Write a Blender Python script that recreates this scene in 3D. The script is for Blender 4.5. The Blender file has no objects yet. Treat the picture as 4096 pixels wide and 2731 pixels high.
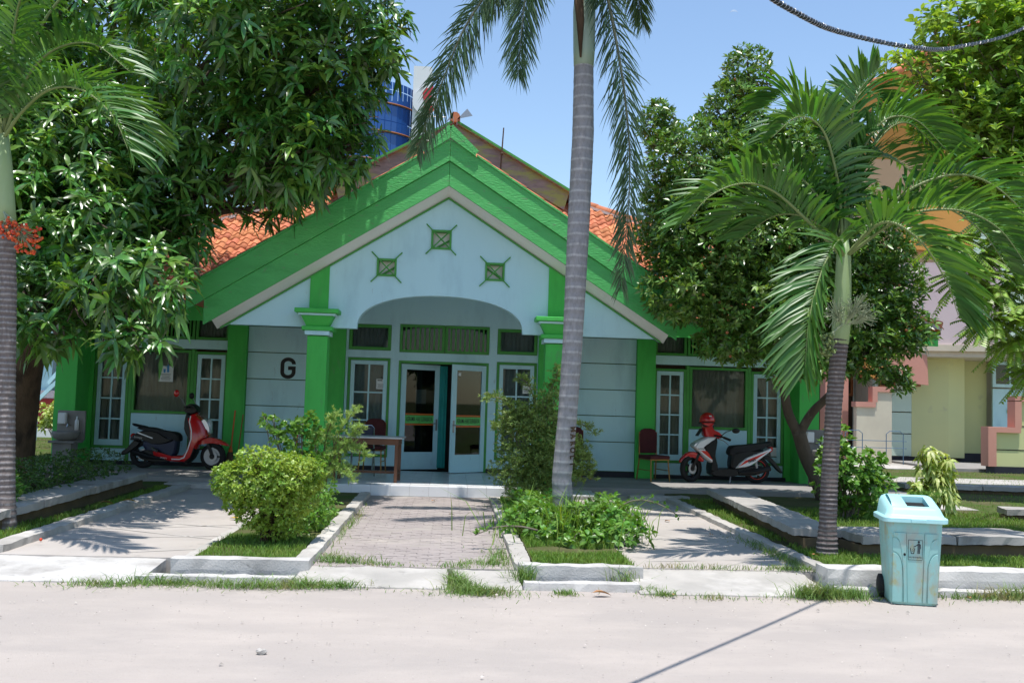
import bpy, bmesh, math, random
import numpy as np
from mathutils import Vector, Matrix, noise as mnoise

random.seed(7); RNG = np.random.default_rng(11)
SC = bpy.context.scene; COL = SC.collection
rad = math.radians

# ---------------------------------------------------------------- camera
cam = bpy.data.cameras.new('camera'); camo = bpy.data.objects.new('camera', cam); COL.objects.link(camo)
cam.sensor_width = 36.0; cam.lens = 33.4; cam.clip_start = 0.05; cam.clip_end = 5000
PIT, ROL, YAW = rad(3.6), rad(1.75), rad(3.5)
fw = Vector((math.sin(YAW)*math.cos(PIT), math.cos(YAW)*math.cos(PIT), math.sin(PIT)))
rt = Vector((math.cos(YAW), -math.sin(YAW), 0)); up = rt.cross(fw)
r2 = rt*math.cos(ROL)+up*math.sin(ROL); u2 = up*math.cos(ROL)-rt*math.sin(ROL)
camo.matrix_world = Matrix(((r2.x, u2.x, -fw.x, 0), (r2.y, u2.y, -fw.y, 0), (r2.z, u2.z, -fw.z, 1.6), (0, 0, 0, 1)))
SC.camera = camo

# ---------------------------------------------------------------- sky, sun, exposure
SUN = Vector((0.02, -0.19, 1.0)).normalized()
elev = math.asin(SUN.z); azim = math.atan2(SUN.x, SUN.y)
world = bpy.data.worlds.new('World'); SC.world = world; world.use_nodes = True
wn = world.node_tree.nodes; wl = world.node_tree.links
sky = wn.new('ShaderNodeTexSky'); sky.sky_type = 'NISHITA'; sky.sun_disc = False
sky.sun_elevation = elev; sky.sun_rotation = azim
sky.air_density = 1.2; sky.dust_density = 0.35; sky.ozone_density = 2.6; sky.altitude = 20
wl.new(sky.outputs[0], wn['Background'].inputs[0]); wn['Background'].inputs[1].default_value = 0.145
sl = bpy.data.lights.new('sun', 'SUN'); slo = bpy.data.objects.new('sun', sl); COL.objects.link(slo)
sl.energy = 4.0; sl.angle = rad(0.5); sl.color = (1.0, 0.965, 0.92)
slo.rotation_euler = (-SUN).to_track_quat('-Z', 'Y').to_euler(); slo.location = (20, -15, 40)
vs = SC.view_settings; vs.view_transform = 'Standard'; vs.look = 'None'; vs.gamma = 1.0; vs.use_curve_mapping = False
vs.exposure = 0.48
SC.render.engine = 'CYCLES'
try:
    SC.cycles.use_denoising = True
    SC.cycles.max_bounces = 8; SC.cycles.transparent_max_bounces = 12
    SC.cycles.caustics_reflective = False; SC.cycles.caustics_refractive = False
except Exception: pass

# ---------------------------------------------------------------- helpers
ROOT = {}
class MB:
    def __init__(s): s.v = []; s.f = []
    def add(s, vs_, fs_):
        o = len(s.v); s.v += [tuple(p) for p in vs_]; s.f += [tuple(i+o for i in f) for f in fs_]; return s
    def box(s, x0, x1, y0, y1, z0, z1):
        return s.add([(x0,y0,z0),(x1,y0,z0),(x1,y1,z0),(x0,y1,z0),(x0,y0,z1),(x1,y0,z1),(x1,y1,z1),(x0,y1,z1)],
            [(0,3,2,1),(4,5,6,7),(0,1,5,4),(1,2,6,5),(2,3,7,6),(3,0,4,7)])
    def obox(s, a, b, w, h, upv=(0,0,1)):
        """bar from a to b with width w (sideways) and height h"""
        a = Vector(a); b = Vector(b); t = (b-a).normalized(); u = Vector(upv); sd = t.cross(u)
        if sd.length < 1e-4: sd = t.cross(Vector((0,1,0)))
        sd.normalize(); u = sd.cross(t); sd *= w/2; u *= h/2
        return s.add([a-sd-u, a+sd-u, a+sd+u, a-sd+u, b-sd-u, b+sd-u, b+sd+u, b-sd+u],
            [(0,1,2,3),(4,7,6,5),(0,4,5,1),(1,5,6,2),(2,6,7,3),(3,7,4,0)])
    def prism(s, poly, f0, f1):
        """poly: list of 2d pts, f0/f1 map a 2d point to the two faces"""
        n = len(poly); vs_ = [f0(*p) for p in poly]+[f1(*p) for p in poly]
        return s.add(vs_, [tuple(range(n)), tuple(range(2*n-1, n-1, -1))]+[(i, n+i, n+(i+1) % n, (i+1) % n) for i in range(n)])
    def xz(s, poly, y0, y1):
        return s.prism(poly, lambda a, b: (a, y0, b), lambda a, b: (a, y1, b))
    def xy(s, poly, z0, z1):
        return s.prism(poly, lambda a, b: (a, b, z0), lambda a, b: (a, b, z1))
    def tube(s, pts, r, n=8, cap=True):
        pts = [Vector(p) for p in pts]; k = len(pts)
        if not hasattr(r, '__len__'): r = [r]*k
        o = len(s.v); prev = None
        for i, p in enumerate(pts):
            t = (pts[min(i+1, k-1)]-pts[max(i-1, 0)]).normalized()
            if prev is None:
                ref = Vector((0,0,1)) if abs(t.z) < .9 else Vector((1,0,0))
                e1 = t.cross(ref).normalized()
            else:
                e1 = (prev-t*prev.dot(t)).normalized()
            prev = e1; e2 = t.cross(e1)
            for j in range(n):
                a = 2*math.pi*j/n; s.v.append(tuple(p+(e1*math.cos(a)+e2*math.sin(a))*r[i]))
        for i in range(k-1):
            for j in range(n):
                s.f.append((o+i*n+j, o+i*n+(j+1) % n, o+(i+1)*n+(j+1) % n, o+(i+1)*n+j))
        if cap:
            s.f.append(tuple(o+j for j in range(n-1, -1, -1))); s.f.append(tuple(o+(k-1)*n+j for j in range(n)))
        return s
    def lathe(s, prof, c=(0,0,0), n=24, axis='z'):
        o = len(s.v)
        for r, h in prof:
            for j in range(n):
                a = 2*math.pi*j/n; x, y = r*math.cos(a), r*math.sin(a)
                p = (x, y, h) if axis == 'z' else ((x, h, y) if axis == 'y' else (h, x, y))
                s.v.append((c[0]+p[0], c[1]+p[1], c[2]+p[2]))
        k = len(prof)
        for i in range(k-1):
            for j in range(n): s.f.append((o+i*n+j, o+i*n+(j+1) % n, o+(i+1)*n+(j+1) % n, o+(i+1)*n+j))
        return s
    def ball(s, c, r, n=12, m=8):
        rr = r if hasattr(r, '__len__') else (r, r, r)
        o = len(s.v); s.v.append((c[0], c[1], c[2]-rr[2]))
        for i in range(1, m):
            t = math.pi*i/m-math.pi/2
            for j in range(n):
                a = 2*math.pi*j/n
                s.v.append((c[0]+rr[0]*math.cos(t)*math.cos(a), c[1]+rr[1]*math.cos(t)*math.sin(a), c[2]+rr[2]*math.sin(t)))
        s.v.append((c[0], c[1], c[2]+rr[2])); e = len(s.v)-1
        for j in range(n):
            s.f.append((o, o+1+(j+1) % n, o+1+j)); s.f.append((e, e-n+j, e-n+(j+1) % n))
        for i in range(m-2):
            for j in range(n):
                a = o+1+i*n; s.f.append((a+j, a+(j+1) % n, a+n+(j+1) % n, a+n+j))
        return s
    def grid(s, fn, nu, nv):
        o = len(s.v)
        for i in range(nu+1):
            for j in range(nv+1): s.v.append(tuple(fn(i/nu, j/nv)))
        for i in range(nu):
            for j in range(nv):
                a = o+i*(nv+1)+j; s.f.append((a, a+nv+1, a+nv+2, a+1))
        return s
    def rbox(s, x0, x1, y0, y1, z0, z1, st=.09, amp=.008, fr=5.0, top=None):
        """weathered box: subdivided faces with worn, uneven surface and rounded arrises"""
        nx, ny, nz = [max(1, min(90, int(round((b-a)/st)))) for a, b in ((x0,x1),(y0,y1),(z0,z1))]
        def J(p):
            p = Vector(p); d = mnoise.noise_vector(p*fr)*amp+mnoise.noise_vector(p*fr*3.1)*amp*.5
            e = sum((abs(p[k]-lo) < 1e-6 or abs(p[k]-hi) < 1e-6) for k, (lo, hi) in enumerate(((x0,x1),(y0,y1),(z0,z1))))
            if e >= 2:
                c = Vector(((x0+x1)/2, (y0+y1)/2, (z0+z1)/2)); q = p-c
                w = abs(mnoise.noise(p*7))*amp*1.8+amp*.7
                for k, (lo, hi) in enumerate(((x0,x1),(y0,y1),(z0,z1))):
                    if abs(p[k]-lo) < 1e-6 or abs(p[k]-hi) < 1e-6: d[k] -= math.copysign(w, q[k])
            r = p+d
            if top: r.z += top(p.x, p.y)*(p.z-z0)/(z1-z0)
            return r
        X = lambda u: x0+(x1-x0)*u
        Y = lambda u: y0+(y1-y0)*u
        Z = lambda u: z0+(z1-z0)*u
        s.grid(lambda u, v: J((X(u), Y(v), z1)), nx, ny)
        s.grid(lambda u, v: J((X(u), y0, Z(v))), nx, nz)
        s.grid(lambda u, v: J((X(1-u), y1, Z(v))), nx, nz)
        s.grid(lambda u, v: J((x0, Y(1-u), Z(v))), ny, nz)
        s.grid(lambda u, v: J((x1, Y(u), Z(v))), ny, nz)
        return s
    def stroke(s, pts, w, y0=0.0, y1=.004, closed=False):
        """flat polyline stroke in the local x/z plane, extruded y0..y1"""
        n = len(pts); P = [Vector((p[0], p[1])) for p in pts]; L = []; R = []
        for i in range(n):
            a = P[i-1] if (i > 0 or closed) else P[i]; b = P[(i+1) % n] if (i < n-1 or closed) else P[i]
            d1 = (P[i]-a).normalized() if (P[i]-a).length > 1e-9 else (b-P[i]).normalized()
            d2 = (b-P[i]).normalized() if (b-P[i]).length > 1e-9 else d1
            t = (d1+d2).normalized(); nn = Vector((-t.y, t.x)); k = 1/max(.45, nn.dot(Vector((-d1.y, d1.x))))
            L.append(P[i]+nn*w/2*k); R.append(P[i]-nn*w/2*k)
        o = len(s.v)
        for y in (y0, y1):
            for q in L+R: s.v.append((q.x, y, q.y))
        m = n if closed else n-1
        for i in range(m):
            j = (i+1) % n
            s.f += [(o+i, o+j, o+n+j, o+n+i), (o+2*n+i, o+3*n+i, o+3*n+j, o+2*n+j), (o+i, o+2*n+i, o+2*n+j, o+j), (o+n+i, o+n+j, o+3*n+j, o+3*n+i)]
        if not closed:
            for i in (0, n-1): s.f.append((o+i, o+n+i, o+3*n+i, o+2*n+i))
        return s
    def xform(s, M_, start=0):
        for i in range(start, len(s.v)): s.v[i] = tuple(M_ @ Vector(s.v[i]))
        return s

def rootloc(o):
    while o.parent: o = o.parent
    return ROOT.get(o.name, Vector((0,0,0)))
def link(o, parent): 
    COL.objects.link(o)
    if parent is not None: o.parent = parent
def finish(me, mat, smooth):
    if mat is not None:
        for m_ in (mat if isinstance(mat, (list, tuple)) else [mat]): me.materials.append(m_)
    if smooth: me.polygons.foreach_set('use_smooth', [True]*len(me.polygons))
def obj(name, mb, mat, parent=None, smooth=False, bevel=0, local=False, kind=None, autosm=False):
    """one mesh object; vertices are world coordinates unless local"""
    me = bpy.data.meshes.new(name); vv = mb.v
    if parent is not None and not local:
        l = rootloc(parent); vv = [(a-l.x, b-l.y, c-l.z) for a, b, c in vv]
    me.from_pydata(vv, [], mb.f); 
    bm = bmesh.new(); bm.from_mesh(me); bmesh.ops.recalc_face_normals(bm, faces=bm.faces[:]); bm.to_mesh(me); bm.free()
    finish(me, mat, smooth); o = bpy.data.objects.new(name, me); link(o, parent)
    if bevel:
        b = o.modifiers.new('b', 'BEVEL'); b.width = bevel; b.segments = 2; b.limit_method = 'ANGLE'; b.angle_limit = rad(40)
    if autosm: 
        try: me.set_sharp_from_angle(angle=rad(35)); me.polygons.foreach_set('use_smooth', [True]*len(me.polygons))
        except Exception: pass
    if kind: o['kind'] = kind
    return o
def tri_obj(name, V, T, mat, parent=None, smooth=True, kind=None, mi=None):
    """fast mesh from numpy arrays of vertices and triangles (world coordinates, or local to parent root)"""
    V = np.asarray(V, dtype=np.float32).copy()
    if parent is not None:
        l = rootloc(parent); V -= np.array((l.x, l.y, l.z), dtype=np.float32)
    me = bpy.data.meshes.new(name); T = np.asarray(T, dtype=np.int32)
    me.vertices.add(len(V)); me.vertices.foreach_set('co', V.ravel())
    me.loops.add(T.size); me.loops.foreach_set('vertex_index', T.ravel())
    me.polygons.add(len(T)); me.polygons.foreach_set('loop_start', np.arange(0, T.size, 3, dtype=np.int32))
    me.update(calc_edges=True); finish(me, mat, smooth)
    if mi is not None: me.polygons.foreach_set('material_index', np.asarray(mi, dtype=np.int32))
    o = bpy.data.objects.new(name, me); link(o, parent)
    if kind: o['kind'] = kind
    return o
def thing(name, label, cat, loc=(0,0,0), group=None, rz=0):
    o = bpy.data.objects.new(name, None); COL.objects.link(o); o.location = loc; o.rotation_euler = (0,0,rz)
    o.empty_display_size = .1; o['label'] = label; o['category'] = cat
    if group: o['group'] = group
    ROOT[o.name] = Vector(loc); return o
def tag(o, label, cat, group=None):
    o['label'] = label; o['category'] = cat
    if group: o['group'] = group
    return o
def struct(o, label=None):
    o['kind'] = 'structure'
    if label: o['label'] = label
    return o
def inst(src, name, parent, loc=None, rot=None, scale=None, mat=None):
    """another object with the same mesh data"""
    o = bpy.data.objects.new(name, src.data); COL.objects.link(o); o.parent = parent
    if loc is not None: o.location = loc
    if rot is not None: o.rotation_euler = rot
    if scale is not None: o.scale = scale
    return o
def text(body, size, mat, parent, M_, name='lettering', ext=.001, sx=1.0, bold=0.0):
    cu = bpy.data.curves.new('t', 'FONT'); cu.body = body; cu.size = size; cu.align_x = 'CENTER'; cu.align_y = 'CENTER'
    cu.extrude = ext; cu.offset = bold; cu.resolution_u = 3
    to = bpy.data.objects.new('t', cu); COL.objects.link(to)
    me = bpy.data.meshes.new_from_object(to.evaluated_get(bpy.context.evaluated_depsgraph_get()))
    bpy.data.objects.remove(to); bpy.data.curves.remove(cu)
    me.transform(M_ @ Matrix.Diagonal((sx, 1, 1, 1))); finish(me, mat, False); me.name = name
    o = bpy.data.objects.new(name, me); link(o, parent); return o
def XZ(x, y, z, rz=0):  # text plane standing, facing -Y
    return Matrix.Translation((x, y, z)) @ Matrix.Rotation(rz, 4, 'Z') @ Matrix.Rotation(rad(90), 4, 'X')

# ---------------------------------------------------------------- foliage in bulk
def unit(a): return a/np.maximum(np.linalg.norm(a, axis=-1, keepdims=True), 1e-9)
def leaf_np(B, D, N, L, W, droop=.2, fold=.25, prof=(.85, 1.0, .55), st=(.3, .58, .82), wave=0.0):
    """leaves with three stations: 1+3*3+1 = 11 vertices, 16 triangles each"""
    n = len(B); D = unit(D); S = unit(np.cross(D, N)); N = np.cross(S, D)
    L = np.broadcast_to(np.asarray(L, float), (n,))[:, None]; W = np.broadcast_to(np.asarray(W, float), (n,))[:, None]
    dr = np.broadcast_to(np.asarray(droop, float), (n,))[:, None]
    Z = np.array([0, 0, -1.0]); V = np.zeros((n, 11, 3)); V[:, 0] = B
    for k, (u, w) in enumerate(zip(st, prof)):
        c = B+D*L*u+Z*dr*L*u*u
        wv = (RNG.normal(0, 1, (n, 1))*wave*W) if wave else 0
        h = S*W*.5*w; f = N*W*.5*w*fold
        V[:, 1+3*k] = c-h+f+N*wv; V[:, 2+3*k] = c; V[:, 3+3*k] = c+h+f-N*wv
    V[:, 10] = B+D*L+Z*dr*L
    t = [(0,2,1),(0,3,2)]
    for k in range(2):
        a = 1+3*k; b = a+3; t += [(a,a+1,b+1),(a,b+1,b),(a+1,a+2,b+2),(a+1,b+2,b+1)]
    t += [(7,8,10),(8,9,10)]; t = np.array(t)
    T = (t[None]+(np.arange(n)*11)[:, None, None]).reshape(-1, 3)
    return V.reshape(-1, 3), T
def leaf4_np(B, D, N, L, W, droop=.15, fold=.3):
    """small leaves: 5 vertices, 4 triangles"""
    n = len(B); D = unit(D); S = unit(np.cross(D, N)); N = np.cross(S, D)
    L = np.broadcast_to(np.asarray(L, float), (n,))[:, None]; W = np.broadcast_to(np.asarray(W, float), (n,))[:, None]
    Z = np.array([0, 0, -1.0]); V = np.zeros((n, 5, 3)); V[:, 0] = B
    c = B+D*L*.5+Z*droop*L*.25; V[:, 1] = c-S*W*.5+N*W*.5*fold; V[:, 2] = c; V[:, 3] = c+S*W*.5+N*W*.5*fold; V[:, 4] = B+D*L+Z*droop*L
    t = np.array([(0,2,1),(0,3,2),(1,2,4),(2,3,4)])
    T = (t[None]+(np.arange(n)*5)[:, None, None]).reshape(-1, 3)
    return V.reshape(-1, 3), T
def join_np(parts):
    vs_, ts_, o = [], [], 0
    for v, t in parts: vs_.append(v); ts_.append(t+o); o += len(v)
    return np.concatenate(vs_), np.concatenate(ts_)
def whorls(C, A, per, L, W, el=(10, 60), droop=.35, fold=.25, wave=0., jit=.25, big=True, **kw):
    """C: whorl centres, A: axes; per leaves round each axis"""
    n = len(C); A = unit(A); ref = np.where(np.abs(A[:, 2:3]) < .9, np.array([[0,0,1.]]), np.array([[1.,0,0]]))
    E1 = unit(np.cross(A, ref)); E2 = np.cross(A, E1); P = []
    k = np.tile(np.arange(per), n); idx = np.repeat(np.arange(n), per)
    ang = k*2.399+RNG.uniform(0, 6.28, n)[idx]; e = np.radians(RNG.uniform(el[0], el[1], n*per))
    D = (E1[idx]*np.cos(ang)[:, None]+E2[idx]*np.sin(ang)[:, None])*np.cos(e)[:, None]+A[idx]*np.sin(e)[:, None]
    D = unit(D+RNG.normal(0, jit*.5, D.shape))
    s = RNG.uniform(.65, 1.15, n*per); B = C[idx]+A[idx]*(RNG.uniform(-.25, .12, n*per)*L)[:, None]+D*L*.06
    f = leaf_np if big else leaf4_np
    if big: kw = dict(kw, wave=wave)
    dr = droop*RNG.uniform(.4, 1.5, n*per) if big else droop
    return f(B, D, A[idx]+RNG.normal(0, .15, D.shape), L*s, W*s, droop=dr, fold=fold, **kw)
def clump_pts(clumps, n, shell=.55):
    """random points in a set of ellipsoids (cx,cy,cz,rx,ry,rz), crowded to the outside; also outward axes"""
    c = np.array(clumps, float); w = (c[:, 3]*c[:, 4]*c[:, 5])**.75; w /= w.sum()
    i = RNG.choice(len(c), n, p=w); d = unit(RNG.normal(0, 1, (n, 3)))
    r = shell+(1-shell)*RNG.uniform(0, 1, n)**.6; r = np.where(RNG.uniform(0, 1, n) < .22, RNG.uniform(.15, 1, n), r)
    p = c[i, :3]+d*r[:, None]*c[i, 3:]
    return p, unit(d/c[i, 3:]*c[i, 3:].mean(axis=1, keepdims=True))
def blades(P, h, w, lean=.5, hvar=.4):
    n = len(P); a = RNG.uniform(0, 6.283, n); hh = h*RNG.uniform(1-hvar, 1+hvar, n); b = RNG.uniform(0, 6.283, n)
    ld = np.stack([np.cos(a), np.sin(a), np.zeros(n)], 1)*(lean*hh*RNG.uniform(.2, 1.4, n))[:, None]
    sd = np.stack([np.cos(b), np.sin(b), np.zeros(n)], 1)*(w*.5)
    V = np.zeros((n, 5, 3)); V[:, 0] = P-sd; V[:, 1] = P+sd
    m = P+ld*.3; m[:, 2] += hh*.6; V[:, 2] = m-sd*.8; V[:, 3] = m+sd*.8
    t = P+ld; t[:, 2] += hh*RNG.uniform(.7, 1, n); V[:, 4] = t
    tt = np.array([(0,1,3),(0,3,2),(2,3,4)]); T = (tt[None]+(np.arange(n)*5)[:, None, None]).reshape(-1, 3)
    return V.reshape(-1, 3), T
def spline(pts, n):
    P = [Vector(p) for p in pts]; P = [P[0]*2-P[1]]+P+[P[-1]*2-P[-2]]; out = []
    segs = len(P)-3
    for k in range(n):
        t = k/(n-1)*segs; i = min(int(t), segs-1); u = t-i; a, b, c, d = P[i:i+4]
        out.append(.5*((2*b)+(c-a)*u+(2*a-5*b+4*c-d)*u*u+(3*b-a-3*c+d)*u*u*u))
    return out

# ---------------------------------------------------------------- materials
def mat(name, c1, c2=None, s=2.5, c3=None, s3=.9, t3=(.55, .68), rough=.6, bump=0., bs=40., bd=.01, island=0., objr=0., spec=.4, metal=0., coat=0.,
        trans=0., tcol=None, streak=None, stretch=None, obco=False, c4=None, s4=30., t4=(.6, .7)):
    m = bpy.data.materials.new(name); m.use_nodes = True; nt = m.node_tree; N = nt.nodes; K = nt.links.new
    b = N['Principled BSDF']; out = N['Material Output']
    b.inputs['Roughness'].default_value = rough; b.inputs['Metallic'].default_value = metal
    b.inputs['Specular IOR Level'].default_value = spec; b.inputs['Coat Weight'].default_value = coat
    if obco:
        tc = N.new('ShaderNodeTexCoord'); pos = tc.outputs['Object']
    else:
        g = N.new('ShaderNodeNewGeometry'); pos = g.outputs['Position']
    if stretch:
        mp = N.new('ShaderNodeMapping'); mp.inputs['Scale'].default_value = stretch; K(pos, mp.inputs['Vector']); pos = mp.outputs[0]
    def nz(scale, detail=5, rg=.55):
        t = N.new('ShaderNodeTexNoise'); t.inputs['Scale'].default_value = scale; t.inputs['Detail'].default_value = detail
        t.inputs['Roughness'].default_value = rg; K(pos, t.inputs['Vector']); return t.outputs['Fac']
    def ramp(fac, lo, hi):
        r = N.new('ShaderNodeMapRange'); r.inputs[1].default_value = lo; r.inputs[2].default_value = hi; K(fac, r.inputs[0]); return r.outputs[0]
    def mix(fac, a, bb, kind='MIX'):
        x = N.new('ShaderNodeMix'); x.data_type = 'RGBA'; x.blend_type = kind
        if isinstance(fac, (int, float)): x.inputs[0].default_value = fac
        else: K(fac, x.inputs[0])
        for q, inp in ((a, x.inputs[6]), (bb, x.inputs[7])):
            if isinstance(q, tuple): inp.default_value = (*q[:3], 1)
            else: K(q, inp)
        return x.outputs[2]
    col = None
    if c2 is not None: col = mix(ramp(nz(s), .32, .68), c1, c2)
    else:
        r = N.new('ShaderNodeRGB'); r.outputs[0].default_value = (*c1, 1); col = r.outputs[0]
    if c3 is not None: col = mix(ramp(nz(s3, 6, .62), *t3), col, c3)
    if c4 is not None: col = mix(ramp(nz(s4, 4, .6), *t4), col, c4)
    if island or objr:
        if island:
            gi = N.new('ShaderNodeNewGeometry'); rv = gi.outputs['Random Per Island']; amt = island
        else:
            oi = N.new('ShaderNodeObjectInfo'); rv = oi.outputs['Random']; amt = objr
        hs = N.new('ShaderNodeHueSaturation'); vv = N.new('ShaderNodeMapRange')
        vv.inputs[3].default_value = 1-amt; vv.inputs[4].default_value = 1+amt; K(rv, vv.inputs[0]); K(vv.outputs[0], hs.inputs['Value'])
        hh = N.new('ShaderNodeMapRange'); hh.inputs[3].default_value = .5-amt*.05; hh.inputs[4].default_value = .5+amt*.05
        w = N.new('ShaderNodeMath'); w.operation = 'FRACT'; w2 = N.new('ShaderNodeMath'); w2.operation = 'MULTIPLY'; w2.inputs[1].default_value = 7.31
        K(rv, w2.inputs[0]); K(w2.outputs[0], w.inputs[0]); K(w.outputs[0], hh.inputs[0]); K(hh.outputs[0], hs.inputs['Hue'])
        K(col, hs.inputs['Color']); col = hs.outputs[0]
    K(col, b.inputs['Base Color'])
    if bump:
        bp = N.new('ShaderNodeBump'); bp.inputs['Strength'].default_value = bump; bp.inputs['Distance'].default_value = bd
        K(nz(bs, 4, .6), bp.inputs['Height']); K(bp.outputs[0], b.inputs['Normal'])
    if rough and c2 is not None and not trans:
        rr = N.new('ShaderNodeMapRange'); rr.inputs[3].default_value = max(.02, rough-.1); rr.inputs[4].default_value = min(1, rough+.1)
        K(nz(s*2.3), rr.inputs[0]); K(rr.outputs[0], b.inputs['Roughness'])
    if trans:
        t = N.new('ShaderNodeBsdfTranslucent'); mx = N.new('ShaderNodeMixShader'); mx.inputs[0].default_value = trans
        tm = mix(1.0, col, tcol or (1.6, 1.5, .5), 'MULTIPLY'); K(tm, t.inputs['Color'])
        K(b.outputs[0], mx.inputs[1]); K(t.outputs[0], mx.inputs[2]); K(mx.outputs[0], out.inputs['Surface'])
    return m
def glass_mat(name, tint=(.75,.8,.8), refl=-.026):
    m = bpy.data.materials.new(name); m.use_nodes = True; nt = m.node_tree; N = nt.nodes; K = nt.links.new; N.remove(N['Principled BSDF'])
    t = N.new('ShaderNodeBsdfTransparent'); t.inputs[0].default_value = (*tint, 1); g = N.new('ShaderNodeBsdfGlossy'); g.inputs['Roughness'].default_value = .02
    lw = N.new('ShaderNodeFresnel'); lw.inputs[0].default_value = 1.5; ad = N.new('ShaderNodeMath'); ad.operation = 'ADD'; ad.inputs[1].default_value = refl
    mx = N.new('ShaderNodeMixShader'); K(lw.outputs[0], ad.inputs[0]); K(ad.outputs[0], mx.inputs[0]); K(t.outputs[0], mx.inputs[1]); K(g.outputs[0], mx.inputs[2])
    K(mx.outputs[0], N['Material Output'].inputs['Surface']); return m
def band_mat(name, c1, c2, period, c3=None, rough=.7, width=.5, bump=.3, wob=.5, noise_c=.5):
    """trunk with leaf-scar rings that run round it, uneven in width and colour"""
    m = bpy.data.materials.new(name); m.use_nodes = True; nt = m.node_tree; N = nt.nodes; K = nt.links.new; b = N['Principled BSDF']
    b.inputs['Roughness'].default_value = rough; b.inputs['Specular IOR Level'].default_value = .25
    g = N.new('ShaderNodeNewGeometry'); w = N.new('ShaderNodeTexWave'); w.wave_type = 'BANDS'; w.bands_direction = 'Z'
    w.inputs['Scale'].default_value = .314/period; w.inputs['Distortion'].default_value = wob; w.inputs['Detail'].default_value = 3; w.inputs['Detail Scale'].default_value = 2.0
    K(g.outputs['Position'], w.inputs['Vector'])
    r = N.new('ShaderNodeMapRange'); r.inputs[1].default_value = width; r.inputs[2].default_value = min(1, width+.3); K(w.outputs['Fac'], r.inputs[0])
    mp = N.new('ShaderNodeMapping'); mp.inputs['Scale'].default_value = (1, 1, .45); K(g.outputs['Position'], mp.inputs[0])
    nzz = N.new('ShaderNodeTexNoise'); nzz.inputs['Scale'].default_value = 26; nzz.inputs['Detail'].default_value = 8; nzz.inputs['Roughness'].default_value = .75; K(mp.outputs[0], nzz.inputs['Vector'])
    x = N.new('ShaderNodeMix'); x.data_type = 'RGBA'; K(r.outputs[0], x.inputs[0]); x.inputs[6].default_value = (*c1, 1); x.inputs[7].default_value = (*c2, 1)
    y = N.new('ShaderNodeMix'); y.data_type = 'RGBA'; rr = N.new('ShaderNodeMapRange'); rr.inputs[1].default_value = .45; rr.inputs[2].default_value = .72; rr.inputs[4].default_value = noise_c+.35
    K(nzz.outputs['Fac'], rr.inputs[0]); K(rr.outputs[0], y.inputs[0]); K(x.outputs[2], y.inputs[6]); y.inputs[7].default_value = (*(c3 or c1), 1)
    K(y.outputs[2], b.inputs['Base Color']); ad = N.new('ShaderNodeMath'); ad.operation = 'ADD'; K(w.outputs['Fac'], ad.inputs[0]); K(nzz.outputs['Fac'], ad.inputs[1])
    bp = N.new('ShaderNodeBump'); bp.inputs['Strength'].default_value = bump; bp.inputs['Distance'].default_value = .02; K(ad.outputs[0], bp.inputs['Height']); K(bp.outputs[0], b.inputs['Normal'])
    return m

m_road = mat('road_dust', (.42,.37,.33), (.375,.335,.305), s=.8, c3=(.46,.405,.36), s3=1.9, t3=(.45,.7), rough=.93, bump=.8, bs=130, bd=.008, spec=.15, c4=(.27,.24,.22), s4=75, t4=(.64,.76), stretch=(.45,1,1))
m_conc = mat('concrete', (.46,.43,.39), (.35,.33,.30), s=2.2, c3=(.56,.53,.49), s3=1.3, t3=(.5,.7), rough=.9, bump=.45, bs=70, bd=.008, spec=.2, c4=(.25,.24,.22), s4=6, t4=(.62,.8))
m_concw = mat('concrete_white', (.57,.55,.52), (.47,.45,.42), s=2.6, c3=(.34,.32,.295), s3=2.2, t3=(.48,.68), rough=.9, bump=.6, bs=60, bd=.008, spec=.2, c4=(.20,.19,.175), s4=9, t4=(.62,.78))
m_drive = mat('drive_concrete', (.45,.405,.36), (.38,.345,.315), s=1.1, c3=(.46,.42,.385), s3=.8, t3=(.5,.68), rough=.9, bump=.35, bs=90, bd=.006, spec=.2, c4=(.25,.23,.21), s4=3.3, t4=(.63,.8))
m_pav = mat('paver', (.31,.27,.255), (.36,.315,.295), s=1.2, c3=(.42,.37,.33), s3=.9, rough=.92, bump=.4, bs=90, bd=.005, spec=.15, objr=.05)
m_joint = mat('paver_joint', (.30,.265,.24), (.36,.32,.29), s=4, rough=.95, bump=.4, bs=60)
m_soil = mat('lawn_soil', (.075,.085,.03), (.12,.11,.055), s=2.5, c3=(.06,.10,.02), s3=1.1, t3=(.45,.6), rough=.95, bump=.6, bs=30, bd=.02, spec=.1)
m_grass = mat('grass', (.12,.24,.035), (.19,.29,.06), s=1.4, c3=(.30,.29,.11), s3=.9, t3=(.58,.75), rough=.6, island=.35, trans=.3, spec=.25)
m_grassd = mat('weed', (.10,.21,.05), (.19,.28,.08), s=2.5, c3=(.30,.26,.14), s3=3.5, t3=(.52,.66), rough=.6, island=.3, trans=.25, spec=.3)
m_capst = mat('planter_slab', (.33,.31,.285), (.41,.39,.36), s=3, c3=(.22,.20,.18), s3=1.7, t3=(.55,.7), rough=.9, bump=.5, bs=60, bd=.006, spec=.15)
m_base = mat('planter_base', (.15,.105,.055), (.10,.075,.045), s=4, rough=.9, bump=.4, bs=40)
m_wallw = mat('paint_pale_blue', (.51,.77,.86), (.54,.80,.88), s=1.2, c3=(.41,.64,.73), s3=2.2, t3=(.52,.75), stretch=(1,1,.3), c4=(.36,.50,.54), s4=11, t4=(.66,.78), rough=.62, bump=.12, bs=25, bd=.01, spec=.3)
m_green = mat('paint_green', (.075,.50,.09), (.085,.54,.105), s=1.8, c3=(.06,.40,.075), s3=2.4, t3=(.5,.72), rough=.6, bump=.2, bs=30, bd=.008, spec=.25, stretch=(1,1,.3), c4=(.12,.36,.12), s4=10, t4=(.6,.78))
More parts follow.
